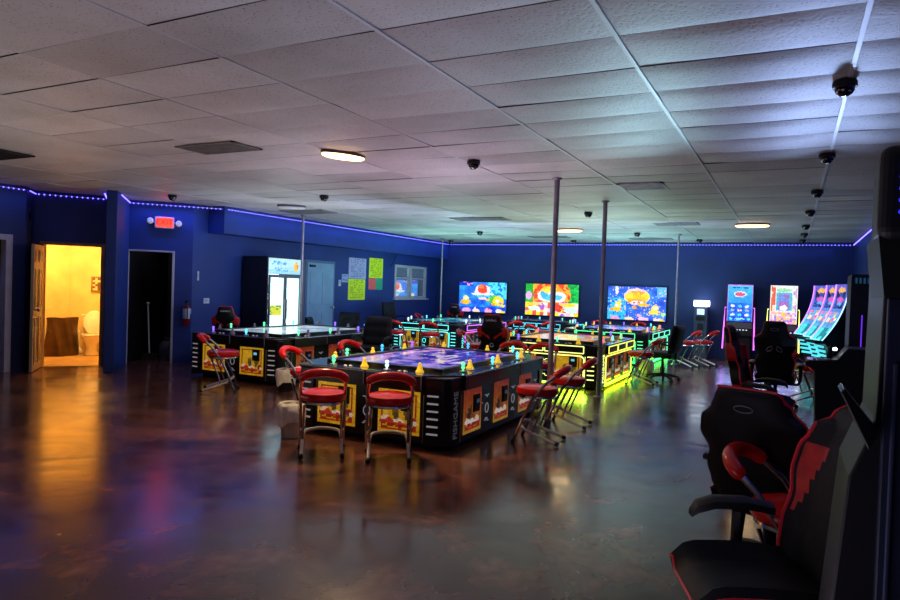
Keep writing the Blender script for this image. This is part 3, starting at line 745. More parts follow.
def make_gamer(variant):
    BH = .70 if variant == 'plain' else .86
    BW = BWL if variant == 'plain' else BW_
    t = thing('gaming_chair', 'x', 'gaming chair', group='black and red gaming chairs')
    star_base(t, .36)
    MB().box(-.14, .14, -.16, .14, .34, .375).build('seat_plate', M['blackmatte'], t, bevel=.01)
    # seat: front is +y
    def top(u, v):
        x = (u*2-1); w = .27-.02*abs(v-.5)
        b = max(0, (abs(x)-.62)/.38); z = .455+.05*min(1, b*1.6)-.03*max(0, (b-.6)/.4)**2+.015*math.sin(PI*v)-.05*max(0, (v-.85)/.15)**2
        return (x*w, -.25+v*.52, z)
    def bot(u, v): p = top(u, v); return (p[0]*.93, p[1]*.96, .375)
    s = MB().shell(top, bot, 14, 12).build('seat', M['leather'], t, smooth=True)
    pts = [top(0, v/10) for v in range(11)]+[top(u/10, 1) for u in range(1, 11)]+[top(1, 1-v/10) for v in range(1, 11)]
    MB().tube([(p[0]*1.0, p[1], p[2]) for p in pts], .006, 6).build('piping', M['piping'], s, smooth=True)
    if variant == 'wing': 
        pass
    # backrest
    tilt = R(12)
    def bp(u, v, side):
        z = v*BH; x = (u*2-1); w = interp(BW, z); b = max(0, (abs(x)-.6)/.4)
        r = math.sqrt(max(0, 1-abs(2*v-1)**14))
        y = (.045+.045*b if z < .64 else .04)*r if side > 0 else -(.04*(1-abs(x)**3)+.012)*r
        zz = .44+z*math.cos(tilt)-y*-math.sin(tilt)*0; yy = -.24-z*math.sin(tilt)+y
        return (x*w, yy, zz)
    mb = MB(); A = mb.grid(lambda u, v: bp(u, v, 1), 26, 48); Bk = mb.grid(lambda u, v: bp(u, v, -1), 26, 48)
    nu, nv = 26, 48
    for i in range(nu):
        mb._f([A[i][0], Bk[i][0], Bk[i+1][0], A[i+1][0]]); mb._f([A[i][nv], A[i+1][nv], Bk[i+1][nv], Bk[i][nv]])
    for j in range(nv):
        mb._f([A[0][j], A[0][j+1], Bk[0][j+1], Bk[0][j]]); mb._f([A[nu][j], Bk[nu][j], Bk[nu][j+1], A[nu][j+1]])
    k = 0
    for f in mb.bm.faces:
        c = f.calc_center_median(); z = (c.z-.44)/math.cos(tilt); w = interp(BW, max(0, min(BH, z))); x = abs(c.x)/w; fy = c.y+.24+z*math.sin(tilt)
        red = False
        if variant == 'plain':
            red = fy > 0 and .24 < z < .53 and .93 > x > .42+(.52-z)*1.6
        elif fy > 0.0:
            red = (.46 < z < .66 and x > .55) or (.05 < z < .2 and x > .7) or (.38 < z < .5 and .62 < x < .8)
        elif variant == 'logo':
            red = (.47 < z < .63 and x > .70) or (abs(z-(.42+.19*x)) < .022 and x > .15)
        else: red = False
        if red: f.material_index = 1
    back = mb.build('backrest', [M['leather'], M['redfab']], t, smooth=True)
    out = [bp(0, v/24, .3) for v in range(25)]+[bp(u/8, 1, .3) for u in range(1, 8)]+[bp(1, 1-v/24, .3) for v in range(25)]
    MB().tube([(p[0]*1.01, p[1], p[2]) for p in out], .0085, 6).build('piping', M['piping'], back, smooth=True)
    # harness openings on the upper back, near-black insets paint their inner shade
    def bpt(x, z, off): return Vector((x, -.24-z*math.sin(tilt)+off, .44+z*math.cos(tilt)))
    rot = Matrix.Rotation(-tilt*-1, 4, 'X')
    hole = mat('harness_dark_inset', '020203', .9)
    for sx in ((-1, 1) if variant == 'holes' else ()):
        pts = [(.03, .50), (.085, .47), (.105, .43), (.09, .415), (.045, .43), (.028, .46)]
        mbh = MB().ext([bpt(sx*x, z, -.058) for x, z in pts], (0, .115 if variant != 'logo' else .02, 0))
        if variant != 'logo':
            hh = mbh.build('harness_opening', hole, back)
            MB().tube([bpt(sx*x, z, -.06) for x, z in pts], .005, 6, closed=True).build('rim', M['silver'] if variant == 'holes' else M['blackmatte'], hh)
        else: mbh.bm.free()
    if variant == 'logo':
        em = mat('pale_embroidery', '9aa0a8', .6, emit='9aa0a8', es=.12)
        for side, off in ((-1, -.058),):
            o = text('embroidered_text', 'GAMING', .05, em, back, bpt(0, .76, -.056), (R(90)+tilt, 0, 0))
            ring = [bpt(.032*math.cos(R(a)), .33+.032*math.sin(R(a)), off-.002) for a in range(40, 331, 20)]
            MB().tube(ring+[bpt(.028, .33, off-.002), bpt(.008, .33, off-.002)], .0055, 6).build('round_emblem', em, back)
    else:
        ring = [bpt(.055*math.cos(R(a)), BH-.115+.02*math.sin(R(a)), -.056) for a in range(0, 360, 24)]
        MB().tube(ring, .004, 6, closed=True).build('oval_emblem', mat('dull_emblem', '70747c', .5), back)
    # headrest pillow and lumbar pillow
    if variant != 'plain': MB().rbox(-.10, .10, -.03, .03, -.05, .05, .035, Matrix.Translation(bpt(0, BH-.12, .06)) @ Matrix.Rotation(tilt, 4, 'X')).build('head_pillow', M['leather'], back, bevel=.012)
    if variant != 'plain': MB().rbox(-.14, .14, -.035, .035, -.07, .07, .05, Matrix.Translation(bpt(0, .15, .085)) @ Matrix.Rotation(tilt, 4, 'X')).build('lumbar_pillow', M['redfab'], back, bevel=.015)
    for s in (-1, 1):
        a = MB().tube([(s*.20, -.02, .36), (s*.30, -.02, .36), (s*.325, -.02, .42), (s*.325, -.03, .62)], [.02, .02, .022, .03], 8)
        ao = a.build('armrest', M['blackmatte'], t, smooth=True)
        pts = [(0, -.17, .64), (0, -.05, .66), (0, .08, .655), (0, .15, .63), (0, .175, .60)]
        mbp = MB(); prof = []
        for (x, y, z), w, h in zip(pts, (.035, .045, .045, .042, .03), (.02, .022, .022, .022, .015)):
            prof.append([(s*.325+w, y, z-h), (s*.325+w, y, z+h*.4), (s*.325+w*.5, y, z+h), (s*.325-w*.5, y, z+h), (s*.325-w, y, z+h*.4), (s*.325-w, y, z-h)])
        rings = [[mbp.bm.verts.new(q) for q in r] for r in prof]
        for i in range(len(rings)-1):
            for k in range(6): mbp._f([rings[i][k], rings[i][(k+1) % 6], rings[i+1][(k+1) % 6], rings[i+1][k]])
        mbp._f(rings[0]); mbp._f(rings[-1][::-1])
        mbp.build('arm_pad', M['blackmatte'], ao, smooth=True)
        MB().tube([(s*.23, -.20, .42), (s*.25, -.235, .47), (s*.21, -.27, .52)], .012, 6).build('hinge_bracket', M['blackmatte'], t)
    return t
GG = 'black and red gaming chairs'
def put(o, x, y, r, lb, s=1.): o.location = (x, y, 0); o.rotation_euler = (0, 0, R(r)); o['label'] = lb; o.scale = (s, s, s); return o
gl_ = put(make_gamer('logo'), -4.08, 9.75, 4, 'black and red gaming chair between the closest table and the yellow green lit one', .90)
dup(gl_, 'black and red gaming chair by the left wall behind the unlit table', (-9.05, 8.95, 0), R(38), GG, .84)
dup(gl_, 'black and red gaming chair far back below the leftmost television', (-8.5, 17.2, 0), R(10), GG, .84)
gh_ = put(make_gamer('holes'), -.16, 10.6, -4, 'gaming chair seen from behind with two openings in its back', .96)
dup(gh_, 'gaming chair seen side on with red inner wing', (-.22, 8.0, 0), R(-100), GG, .96)
gp_ = put(make_gamer('plain'), -.06, 4.25, -22, 'large gaming chair turned away with red piped back, behind the red stool at right', .94)
nc = dup(gp_, 'nearest gaming chair at the right edge with armrest and red trimmed seat', (-.08, 2.86, 0), R(111), GG, 1.0)
arms = [c for c in nc.children if c.name.startswith('armrest')]
for ch in list(arms[0].children): bpy.data.objects.remove(ch)
bpy.data.objects.remove(arms[0])

# ------------------------------------------------------------------ office chairs
def make_office():
    t = thing('office_chair', 'x', 'office chair', group='black padded office chairs')
    star_base(t, .42)
    MB().rbox(-.25, .25, -.24, .25, .42, .53, .05).build('seat', M['leather'], t, bevel=.03, seg=3)
    tl = R(10)
    def f(u, v, s):
        x = (u*2-1); z = v*.52; w = .24+.02*math.sin(PI*v)
        e = (1-abs(x)**6)*(1-abs(2*v-1)**8)
        y = s*(.05*e+.012)+.03*x*x+(.012*abs(math.sin(v*PI*3))*s if s > 0 else 0)
        return (x*w, -.22-z*math.sin(tl)+y, .50+z*math.cos(tl))
    MB().shell(lambda u, v: f(u, v, 1), lambda u, v: f(u, v, -1), 12, 18).build('backrest', M['leather'], t, smooth=True)
    MB().box(-.04, .04, -.27, -.2, .40, .62).build('back_bracket', M['blackmatte'], t)
    for s in (-1, 1):
        MB().tube([(s*.24, .12, .46), (s*.29, .15, .55), (s*.30, .12, .66), (s*.30, -.05, .69), (s*.29, -.2, .66), (s*.25, -.25, .56)], .016, 8).build('armrest', M['blackmatte'], t, smooth=True)
    return t
oc = put(make_office(), -2.02, 12.45, 78, 'black office chair rolled out on the open floor right of the yellow green lit table')
OG = 'black padded office chairs'
dup(oc, 'black office chair between the closest table and the unlit left table, nearest of three', (-6.22, 9.35, 0), R(186), OG, 1.0)
dup(oc, 'black office chair behind the unlit left table in front of the blue door', (-8.12, 11.2, 0), R(188), OG, .95)
dup(oc, 'black office chair seen edge on below the posters beside the teal lit table', (-8.98, 14.7, 0), R(-90), OG, 1.1)
dup(oc, 'dark lounge chair tipped back in front of the drinks cooler', (-8.95, 11.45, 0), R(-70), OG, .80)

# ------------------------------------------------------------------ poles
def pole(x, y, label, r=.032, z0=0.):
    t = thing('support_pole', label, 'pole', (x, y, 0), 0, 'slim steel power poles')
    MB().tube([(0, 0, z0), (0, 0, CEIL)], r, 14).build('shaft', M['pole'], t, smooth=True)
    MB().lathe([(.07, 0), (.07, .008), (.04, .02)], n=16).build('base_flange', M['pole'], t, smooth=True)
    MB().lathe([(.04, CEIL-.03), (.06, CEIL-.012), (.06, CEIL)], n=16).build('top_flange', M['pole'], t, smooth=True)
pole(-2.55, 7.72, 'steel pole rising right of the closest table, leftmost of the two tall near poles')
pole(-2.50, 9.85, 'steel pole at the corner of the yellow green lit table')
pole(-2.29, 15.6, 'thin pale pole beside the green lit table left of the kiosk', .022)
pole(-8.85, 10.72, 'steel pole in front of the drinks cooler', .028)
pole(-8.75, 16.6, 'thin pole near the window and the leftmost television', .022)

# ------------------------------------------------------------------ ceiling fittings
dome_parts = None
def make_dome():
    t = thing('dome_camera', 'x', 'security camera', group='black dome cameras on the ceiling')
    MB().lathe([(.0851, -.05), (.085, -.012), (.078, 0)], n=20).build('housing', M['blackmatte'], t, smooth=True)
    MB().lathe([(.004, -.115), (.03, -.112), (.055, -.095), (.068, -.07), (.07, -.05)], n=20).build('dome', mat('smoked_dome', '050508', .08, coat=1.), t, smooth=True)
    MB().lathe([(.004, 0), (.012, -.006), (.012, .002)], (.03, -.045, -.088), 8).build('lens', M['silver'], t, smooth=True)
    return t
dm = make_dome()
domes = [(.24, 4.78, 'black dome camera on the ceiling nearest the camera at right, largest of its row'),
         (.24, 7.1, 'black dome camera on the ceiling, second in the right row'),
         (.23, 9.45, 'black dome camera on the ceiling, third in the right row'),
         (.2, 11.6, 'black dome camera on the ceiling, fourth in the right row'),
         (.18, 13.8, 'black dome camera on the ceiling, fifth in the right row'),
         (.18, 15.6, 'black dome camera on the ceiling, sixth in the right row'),
         (.17, 17.2, 'black dome camera on the ceiling, last of the right row by the back wall'),
         (-3.06, 6.45, 'black dome camera on the ceiling over the closest table'),
         (-6.5, 8.35, 'black dome camera on the ceiling just above the left pole'),
         (-9.08, 7.7, 'black dome camera on the ceiling above the red exit sign'),
         (-3.13, 11.2, 'black dome camera on the ceiling between the two near poles'),
         (-6.7, 14.6, 'black dome camera on the ceiling above the leftmost television'),
         (-3.12, 15.2, 'black dome camera on the ceiling above the rightmost television'),
         (-2.03, 17.1, 'black dome camera on the ceiling above the kiosk'),
         (-8.8, 17.2, 'small black dome camera on the ceiling in the far left corner'),
         (-5.2, 17.3, 'small black dome camera on the ceiling by the back wall above the middle television')]
for k, (x, y, lb) in enumerate(domes):
    if k == 0: dm.location = (x, y, CEIL); dm['label'] = lb; dm.scale = (.82,)*3
    else: dup(dm, lb, (x, y, CEIL), R(20), 'black dome cameras on the ceiling')
def lamp(x, y, rot, label, lit=True, w=.50, d=.19, power=14):
    t = thing('ceiling_light', label, 'ceiling light', (x, y, CEIL), R(rot), 'oval led ceiling lights')
    MB().lathe([(.5, -.028), (.5, 0)], n=28, sx=w, sy=d).build('housing', M['ventgrey'], t, smooth=True)
    MB().lathe([(.40, -.058), (.47, -.046), (.475, -.02)], n=28, sx=w, sy=d).build('diffuser', M['warmlight'] if lit else M['dimlight'], t, smooth=True)
    if lit:
        l = bpy.data.lights.new('lamp', 'AREA'); l.shape = 'ELLIPSE'; l.size = w*.8; l.size_y = d*.8; l.energy = power; l.color = (1, .66, .32); l.spread = R(150)
        o = bpy.data.objects.new('lamp', l); C.objects.link(o); o.parent = t; o.location = (0, 0, -.065)
lamp(-4.19, 5.68, 62, 'warm oval ceiling light lit above the closest table', power=46)
lamp(-4.38, 14.2, 0, 'warm ceiling light lit near the back left of the two tall poles', w=.6, d=.3, power=16)
lamp(-.70, 13.5, 0, 'warm ceiling light lit near the back in front of the slot machines', w=.6, d=.25, power=16)
lamp(-7.95, 9.3, 40, 'unlit pale oval ceiling light near the left soffit', False)
def vent(x, y, w, d, label, grey='5c5c66', slats=True):
    t = thing('ceiling_vent', label, 'vent', (x, y, CEIL), 0, 'grey ceiling vents')
    m = mat('vent_'+grey, grey, .55, noise=.15)
    MB().box(-w/2, w/2, -d/2, -d/2+.03, -.012, .004).box(-w/2, w/2, d/2-.03, d/2, -.012, .004).box(-w/2, -w/2+.03, -d/2, d/2, -.012, .004).box(w/2-.03, w/2, -d/2, d/2, -.012, .004).build('frame', m, t)
    mb = MB().box(-w/2+.02, w/2-.02, -d/2+.02, d/2-.02, -.001, .003)
    n = 9
    for k in range(n):
        y0 = -d/2+.03+(d-.06)*k/n; mb.box(-w/2+.03, w/2-.03, y0, y0+.018, -.01, .0)
    mb.build('grille', m, t)
vent(-1.72, 8.6, .55, .5, 'pale square ceiling vent between the right pole and the camera row', 'a9abb4')
vent(-5.3, 5.05, .8, .42, 'dark rectangular return vent in the ceiling at left', '6e6a66')
vent(-8.3, 4.5, .9, .45, 'dark ceiling vent at the far left edge of the picture', '2c2a2a')
vent(-8.3, 10.2, 1.0, .5, 'grey ceiling vent near the left soffit', '7a7c7c')
vent(-5.46, 11.9, 1.1, .5, 'grey ceiling vent above the gap between the left and centre tables', '7a7c7c')
vent(-2.0, 13.3, .8, .45, 'grey ceiling vent toward the back between the pale pole and the lit lamp', '7a7c7c')
vent(-5.5, 16.2, 1.0, .45, 'dark grey ceiling vent close to the back wall above the middle television', '7a7c7c')
vent(-3.1, 16.8, 1.0, .4, 'dark grey ceiling vent close to the back wall above the rightmost television', '7a7c7c')

# ------------------------------------------------------------------ left wall items
u = (ex1-ex0).normalized(); nin = Vector((u.y, -u.x)); angx = math.atan2(u.y, u.x)
def onexit(t, off=.0): p = ex0+u*t+nin*off; return (p.x, p.y)
# exit sign
p = onexit(.63, .05)
es = thing('exit_sign', 'red lit exit sign with two white emergency lamp heads above the dark doorway', 'exit sign', (p[0], p[1], 2.43), angx)
es.scale = (.92,)*3
MB().rbox(-.175, .175, -.03, .045, -.0, .22, .02).build('housing', mat('white_sign_housing', 'c8b8c4', .4, noise=.04), es)
MB().box(-.145, .145, -.036, -.03, .025, .195).build('face', glow('red_sign_glow', 'ff2014', 8.), es)
text('exit_lettering', 'EXIT', .15, mat('dark_red_letters', '3c0606', .4, emit='a01414', es=.25), es, (0, -.038, .11), (PI/2, 0, 0), .003)
for s in (-1, 1):
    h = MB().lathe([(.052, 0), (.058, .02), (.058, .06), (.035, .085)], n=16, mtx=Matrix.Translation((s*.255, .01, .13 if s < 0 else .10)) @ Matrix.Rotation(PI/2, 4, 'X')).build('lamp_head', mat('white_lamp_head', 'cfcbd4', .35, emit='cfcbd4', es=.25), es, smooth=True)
    MB().tube([(s*.16, .0, .11), (s*.24, .0, .12)], .012, 8).build('lamp_arm', M['label'], h)
# fire extinguisher
p = onexit(1.03, .09)
fe = thing('fire_extinguisher', 'dark red fire extinguisher with pale label on the blue wall by the doorway', 'extinguisher', (p[0], p[1], .70), 0)
MB().lathe([(.05, 0), (.062, .015), (.062, .30), (.05, .34), (.022, .37), (.018, .39)], n=18).build('cylinder', M['cyl_red'], fe, smooth=True)
MB().lathe([(.0635, .12), (.0635, .30)], n=18).build('label_wrap', M['label'], fe, smooth=True)
MB().box(-.03, .03, -.012, .012, .39, .43).box(-.02, .07, -.01, .01, .43, .445).build('valve_handle', M['blackmatte'], fe)
MB().tube([(.03, -.03, .41), (.08, -.05, .36), (.085, -.05, .2), (.07, -.04, .1)], .009, 8).build('hose', M['rubber'], fe, smooth=True)
MB().box(-.02, .02, .05, .09, .2, .3).build('wall_bracket', M['silver'], fe)
def plate(x, y, z, rot, label, w=.07, h=.115, name='light_switch', cat='switch'):
    t = thing(name, label, cat, (x, y, z), rot)
    MB().box(-w/2, w/2, -.008, 0, -h/2, h/2).build('plate', M['label'], t, bevel=.003)
    MB().box(-w*.2, w*.2, -.014, -.008, -h*.2, h*.2).build('toggle', M['whitep'], t)
plate(-9.745, 8.88, 1.60, PI/2, 'narrow pale wall plate above the extinguisher', .04, .17, 'wall_plate', 'wall plate')
plate(-9.745, 9.09, 1.14, PI/2, 'pale outlet box on the blue wall right of the extinguisher', .14, .10, 'outlet_box', 'outlet')
plate(-9.745, 13.22, 1.56, PI/2, 'pale light switch right of the blue door', .1, .15)
# drinks cooler: body black, glass doors face right (toward +y side seen at an angle)
fr = thing('drinks_cooler', 'tall black glass door drinks cooler with bright white inside by the blue door', 'drinks cooler', (-9.68, 9.95, 0), 0)
fr.scale = (1, .745, 1)
FW, FD, FH = 1.0, .72, 2.03
# cooler stands with back to wall, front faces +x ; side faces -y
MB().box(0, .62, 0, .05, .08, FH).box(0, .62, 1.28, 1.33, .08, FH).box(0, .05, .05, 1.28, .08, FH).box(.05, .62, .05, 1.28, FH-.05, FH).box(.05, .62, .05, 1.28, .08, .16).build('cabinet', mat('black_cooler_steel', '12141c', .4, noise=.2), fr)
MB().box(.0, .6, .02, 1.31, .0, .08).build('plinth', M['rubber'], fr)
MB().box(.06, .07, .05, 1.28, .16, 1.70).build('liner', glow('cooler_inner_glow', 'd8f2ee', 3.), fr)
def header(u_, v_):
    c = hexc('bfeaf4') if v_ > .25 else hexc('9cd8ee')
    if .1 < u_ < .55 and .55 < v_ < .8 and hsh(int(u_*30), int(v_*9)) > .4: c = hexc('5aa8d8')
    if .2 < u_ < .6 and .2 < v_ < .42 and hsh(int(u_*30), int(v_*9)+5) > .4: c = hexc('68b4dc')
    return layers(u_, v_, c, [(.85, .5, .06, .36, 'ffc850'), (.9, .5, .03, .2, 'ff9a30')])
hd_ = link('header_sign', painted('header_sign', 1.26, .30, 42, 12, header, ARTB), fr, (.632, .665, 1.70), PI/2)
MB().box(.6, .628, .03, 1.30, 1.69, 2.01).build('header_box', M['silver'], fr)
for s, (a, b) in enumerate(((.05, .655), (.675, 1.28))):
    d_ = MB().box(.62, .655, a, a+.05, .1, 1.68).box(.62, .655, b-.05, b, .1, 1.68).box(.62, .655, a+.05, b-.05, .1, .16).box(.62, .655, a+.05, b-.05, 1.62, 1.68).build('glass_door', mat('grey_door_frame', '5d6b78', .4), fr, bevel=.004)
    MB().box(.635, .64, a+.05, b-.05, .16, 1.62).build('glass_pane', mat('glowing_cooler_glass', 'd8f4f0', .05, trans=.9, emit='cdf0ec', es=1.), d_)  # emission added to the pane to strengthen the cooler's glow
    MB().tube([(.675, b-.03 if s == 0 else a+.03, .8), (.675, b-.03 if s == 0 else a+.03, 1.2)], .01, 8).build('handle', M['silver'], d_)
for k in range(4):
    MB().box(.08, .56, .06, 1.27, .40+.3*k, .412+.3*k).build('shelf', M['silver'], fr)
brights = ['e8e8e0', 'cfe8f0', 'f0e860', 'dfe6e8', 'c8dce8', 'e6d65c']
bt = thing('drink_bottle', 'pale drink bottle on a shelf inside the glass door cooler', 'bottle', (0, 0, 0), 0, 'bottles inside the drinks cooler')
MB().lathe([(.03, 0), (.034, .01), (.034, .14), (.014, .19), (.013, .205)], n=10).build('bottle_body', mat('bottle_0', 'e4e8e6', .2, emit='cfe0e0', es=.3), bt, smooth=True)
MB().lathe([(.015, .205), (.015, .225)], n=10).build('cap', mat('bottle_cap', '3a70b0', .4), bt)
first = True
for sh in range(4):
    for k in range(8):
        x = -9.68+.50; y = 9.95+.09+k*.108; z = .412+.3*sh
        if first: bt.location = (x, y, z); first = False
        else: dup(bt, bt['label'], (x, y, z), 0, 'bottles inside the drinks cooler')
def yl(u_, v_): return hexc('e8e83a') if hsh(int(u_*8), int(v_*6)) > .3 else hexc('7aa860')
tag(link('cooler_sticker', painted('cooler_sticker', .32, .2, 16, 10, yl, ARTB), None, (-9.68+.646, 9.95+.24, .88), PI/2), 'yellow green sticker on the left glass door of the cooler', 'sticker')
# blue door on the left wall
bd = thing('blue_door', 'pale blue closed door in the left wall beside the drinks cooler', 'door', (-9.75, 11.88, 0), 0)
MB().box(.02, .06, .06, 1.02, .01, 2.0).build('panel', M['dooropal'], bd)
for (y0, y1, z0, z1) in ((.16, .48, .2, .9), (.60, .92, .2, .9), (.16, .48, 1.05, 1.8), (.60, .92, 1.05, 1.8)):
    MB().box(.06, .068, y0, y1, z0, z1).build('moulding', M['dooropal'], bd, bevel=.004)
MB().box(.0, .05, .0, .055, 0, 2.06).box(.0, .05, 1.025, 1.08, 0, 2.06).box(.0, .05, .055, 1.025, 2.005, 2.06).build('frame', mat('steel_blue_frame', '52709a', .5), bd)
MB().lathe([(.01, .0), (.01, .05), (.028, .055), (.028, .08)], n=12, mtx=Matrix.Translation((.06, .95, .98)) @ Matrix.Rotation(PI/2, 4, 'Y')).build('handle', M['silver'], bd, smooth=True)
MB().box(.06, .10, .12, .30, 1.90, 1.95).build('door_closer', M['blackmatte'], bd)
struct('trim_5', MB().box(-9.75, -9.70, 11.62, 11.86, 0, 2.05), mat('brownish_steel_trim', '6b5f6c', .5))
# posters
def poster(name, y0, y1, z0, z1, fn, label, group=None, nx=18, ny=24):
    w = y1-y0
    o = link(name, painted(name, w, z1-z0, nx, ny, fn, PAPER), None, (-9.749, (y0+y1)/2, z0), PI/2)
    sm = o.modifiers.new('solid', 'SOLIDIFY'); sm.thickness = .006; sm.offset = 0
    return tag(o, label, 'poster', group or 'printed sheets on the left wall')
def lines_fn(base, ink, d=.45):
    def fn(u_, v_):
        if .1 < u_ < .9 and .06 < v_ < .94 and int(v_*24) % 2 == 0 and hsh(int(u_*18), int(v_*24)) > d: return hexc(ink)
        return hexc(base)
    return fn
poster('paper_notice', 13.58, 14.33, 1.68, 2.20, lines_fn('9aa0c8', '6870a8'), 'lilac printed notice above the yellow one on the left wall')
poster('yellow_poster', 13.58, 14.31, 1.15, 1.67, lines_fn('c8e020', '8aa820'), 'yellow green notice directly below the lilac one')
poster('yellow_poster', 14.47, 15.12, 1.72, 2.24, lines_fn('c4dc1c', '8aa018'), 'yellow green notice above the small red and green sheets')
poster('red_flyer', 14.47, 14.80, 1.42, 1.71, lines_fn('d8605c', 'a84048'), 'small coral red sheet below the right yellow notice')
poster('green_flyer', 14.81, 15.12, 1.42, 1.71, lines_fn('2c9a78', '1c7058'), 'small green sheet next to the coral red one')
poster('small_notice', 13.31, 13.56, 1.58, 1.78, lines_fn('8fa0d0', '6478b0'), 'small pale notice left of the lilac poster', nx=10, ny=10)
tag(MB().tube([(-9.70, 15.75, 2.38), (-9.66, 15.60, 2.33), (-9.6, 15.42, 2.18), (-9.62, 15.30, 2.05)], .012, 6).build('hanging_cable', M['rubber'], smooth=True), 'black cable hanging off the left wall above the window', 'cable')

# bathroom contents
w2 = Vector((.66, .75)).normalized()
to = thing('toilet', 'white toilet with raised lid in the lit bathroom', 'toilet', (-12.02, 8.42, 0), math.atan2(-.68, .74)+PI/2)
# local: front toward -y after rotation; tank at +y
MB().lathe([(.12, 0), (.13, .03), (.09, .12), (.10, .22), (.17, .34), (.19, .38), (.185, .395), (.14, .39), (.10, .33)], (0, -.14, 0), 24, 1., 1.25).build('bowl', M['porcelain'], to, smooth=True)
MB().box(-.21, .21, .12, .30, .38, .74).build('tank', M['porcelain'], to, bevel=.02)
MB().box(-.225, .225, .105, .31, .74, .78).build('tank_lid', M['porcelain'], to, bevel=.01)
MB().lathe([(.19, .395), (.2, .41), (.19, .42), (.12, .42), (.12, .395)], (0, -.14, 0), 24, 1., 1.25).build('seat', M['porcelain'], to, smooth=True)
MB().lathe([(.18, 0), (.19, .012), (.18, .022)], n=24, sx=1., sy=1.25, mtx=Matrix.Translation((0, .095, .62)) @ Matrix.Rotation(R(82), 4, 'X')).build('lid', M['porcelain'], to, smooth=True)
MB().box(-.08, .08, -.05, .2, 0, .36).build('pedestal', M['porcelain'], to, bevel=.03)
br = thing('toilet_brush', 'white toilet brush in a round holder left of the toilet', 'brush', (-12.28, 8.30, .01))
MB().lathe([(.05, 0), (.085, .02), (.085, .06), (.05, .11), (.03, .14)], n=16).build('holder', M['porcelain'], br, smooth=True)
MB().tube([(0, 0, .12), (.0, .01, .40)], .012, 8).build('handle', M['porcelain'], br, smooth=True)
MB().lathe([(.02, .40), (.024, .44), (.012, .46)], n=10).build('grip', M['porcelain'], br, smooth=True)
bg = thing('laundry_bag', 'large dark brown square bag standing against the bathroom wall', 'bag', (-12.22, 7.93, 0), math.atan2(.75, .1))
def bag(u_, v_, s):
    x = (u_*2-1)*(.30+.012*math.sin(7*v_)-.02*v_); z = .73*v_+.008*math.sin(9*u_)*v_
    return (x, s*(.12*(1-abs(2*u_-1)**4)+.03)*(1-.5*v_)+.015*math.sin(12*u_+5*v_), z)
MB().shell(lambda u_, v_: bag(u_, v_, 1), lambda u_, v_: bag(u_, v_, -1), 12, 10).build('bag_body', M['poly'], bg, smooth=True)
bn = math.atan2(1.24, 1.06)
pf = thing('framed_picture', 'small framed print on the bathroom wall above the toilet', 'picture', (-12.27, 8.69, 1.22), bn)
MB().box(-.13, .13, -.02, 0, 0, .30).build('frame', M['brownframe'], pf)
def pic(u_, v_): return hexc('6a4a20') if hsh(int(u_*5), int(v_*6)) > .45 else hexc('e8c070')
link('print', painted('print', .2, .24, 10, 12, pic, PAPER), pf, (0, -.022, .03))
l = bpy.data.lights.new('bathroom_lamp', 'AREA'); l.shape = 'DISK'; l.size = .5; l.energy = 62; l.color = (1, .60, .17)
t = thing('bathroom_ceiling_light', 'warm round ceiling light inside the bathroom', 'ceiling light', (-11.6, 7.9, 2.56))
MB().lathe([(.2, -.05), (.22, -.03), (.22, 0)], n=24).build('diffuser', glow('bathroom_diffuser', 'ffc870', 3.), t, smooth=True)
o = bpy.data.objects.new('bathroom_lamp', l); C.objects.link(o); o.parent = t; o.location = (0, 0, -.06)
# closet contents
mp = thing('long_broom', 'long handled grey broom and dustpan leaning in the dark doorway', 'broom', (-10.72, 8.66, 0), angx)
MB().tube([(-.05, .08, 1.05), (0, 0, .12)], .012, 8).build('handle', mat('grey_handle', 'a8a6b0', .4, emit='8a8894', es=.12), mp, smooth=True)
MB().box(-.14, .14, -.05, .05, 0, .12).build('brush_head', M['blackmatte'], mp, bevel=.01)
MB().lathe([(.02, 1.02), (.035, 1.05), (.02, 1.08)], (-.05, .08, 0), 10).build('end_grip', M['label'], mp, smooth=True)
dp = thing('mop_bucket', 'low black bucket on the floor of the dark doorway', 'bucket', (-10.92, 9.15, 0))
MB().lathe([(.13, 0), (.16, .2), (.17, .22), (.15, .22), (.12, .03)], n=18).build('bucket_body', M['blackmatte'], dp, smooth=True)
MB().tube([(-.16, 0, .2), (-.1, 0, .3), (.1, 0, .3), (.16, 0, .2)], .006, 6).build('bucket_handle', M['silver'], dp)
cn = thing('water_container', 'grey plastic container with round emblem inside the dark doorway', 'container', (-10.62, 8.98, 0), angx)
MB().lathe([(.13, 0), (.14, .02), (.14, .26), (.10, .32), (.06, .34), (.06, .38), (.07, .40)], n=20).build('container_body', mat('grey_container', '5c5a60', .5, noise=.1), cn, smooth=True)
MB().tube([(.06*math.cos(R(a)), -.145, .14+.06*math.sin(R(a))) for a in range(0, 360, 20)], .006, 6, closed=True).build('round_emblem', M['blackmatte'], cn)
exit_reflection = thing('exit_sign', 'dim red exit lettering standing in for the exit sign reflection in the dark doorway', 'exit sign', (-11.02, 9.76, 1.68), angx)  # solid lettering stands in for a faint reflection of the exit sign
MB().box(-.15, .15, 0, .04, 0, .18).build('housing', M['darkwall'], exit_reflection)
text('exit_lettering', 'EXIT', .13, glow('exit_reflection_red', 'a81830', .35), exit_reflection, (0, -.004, .09), (PI/2, 0, 0))

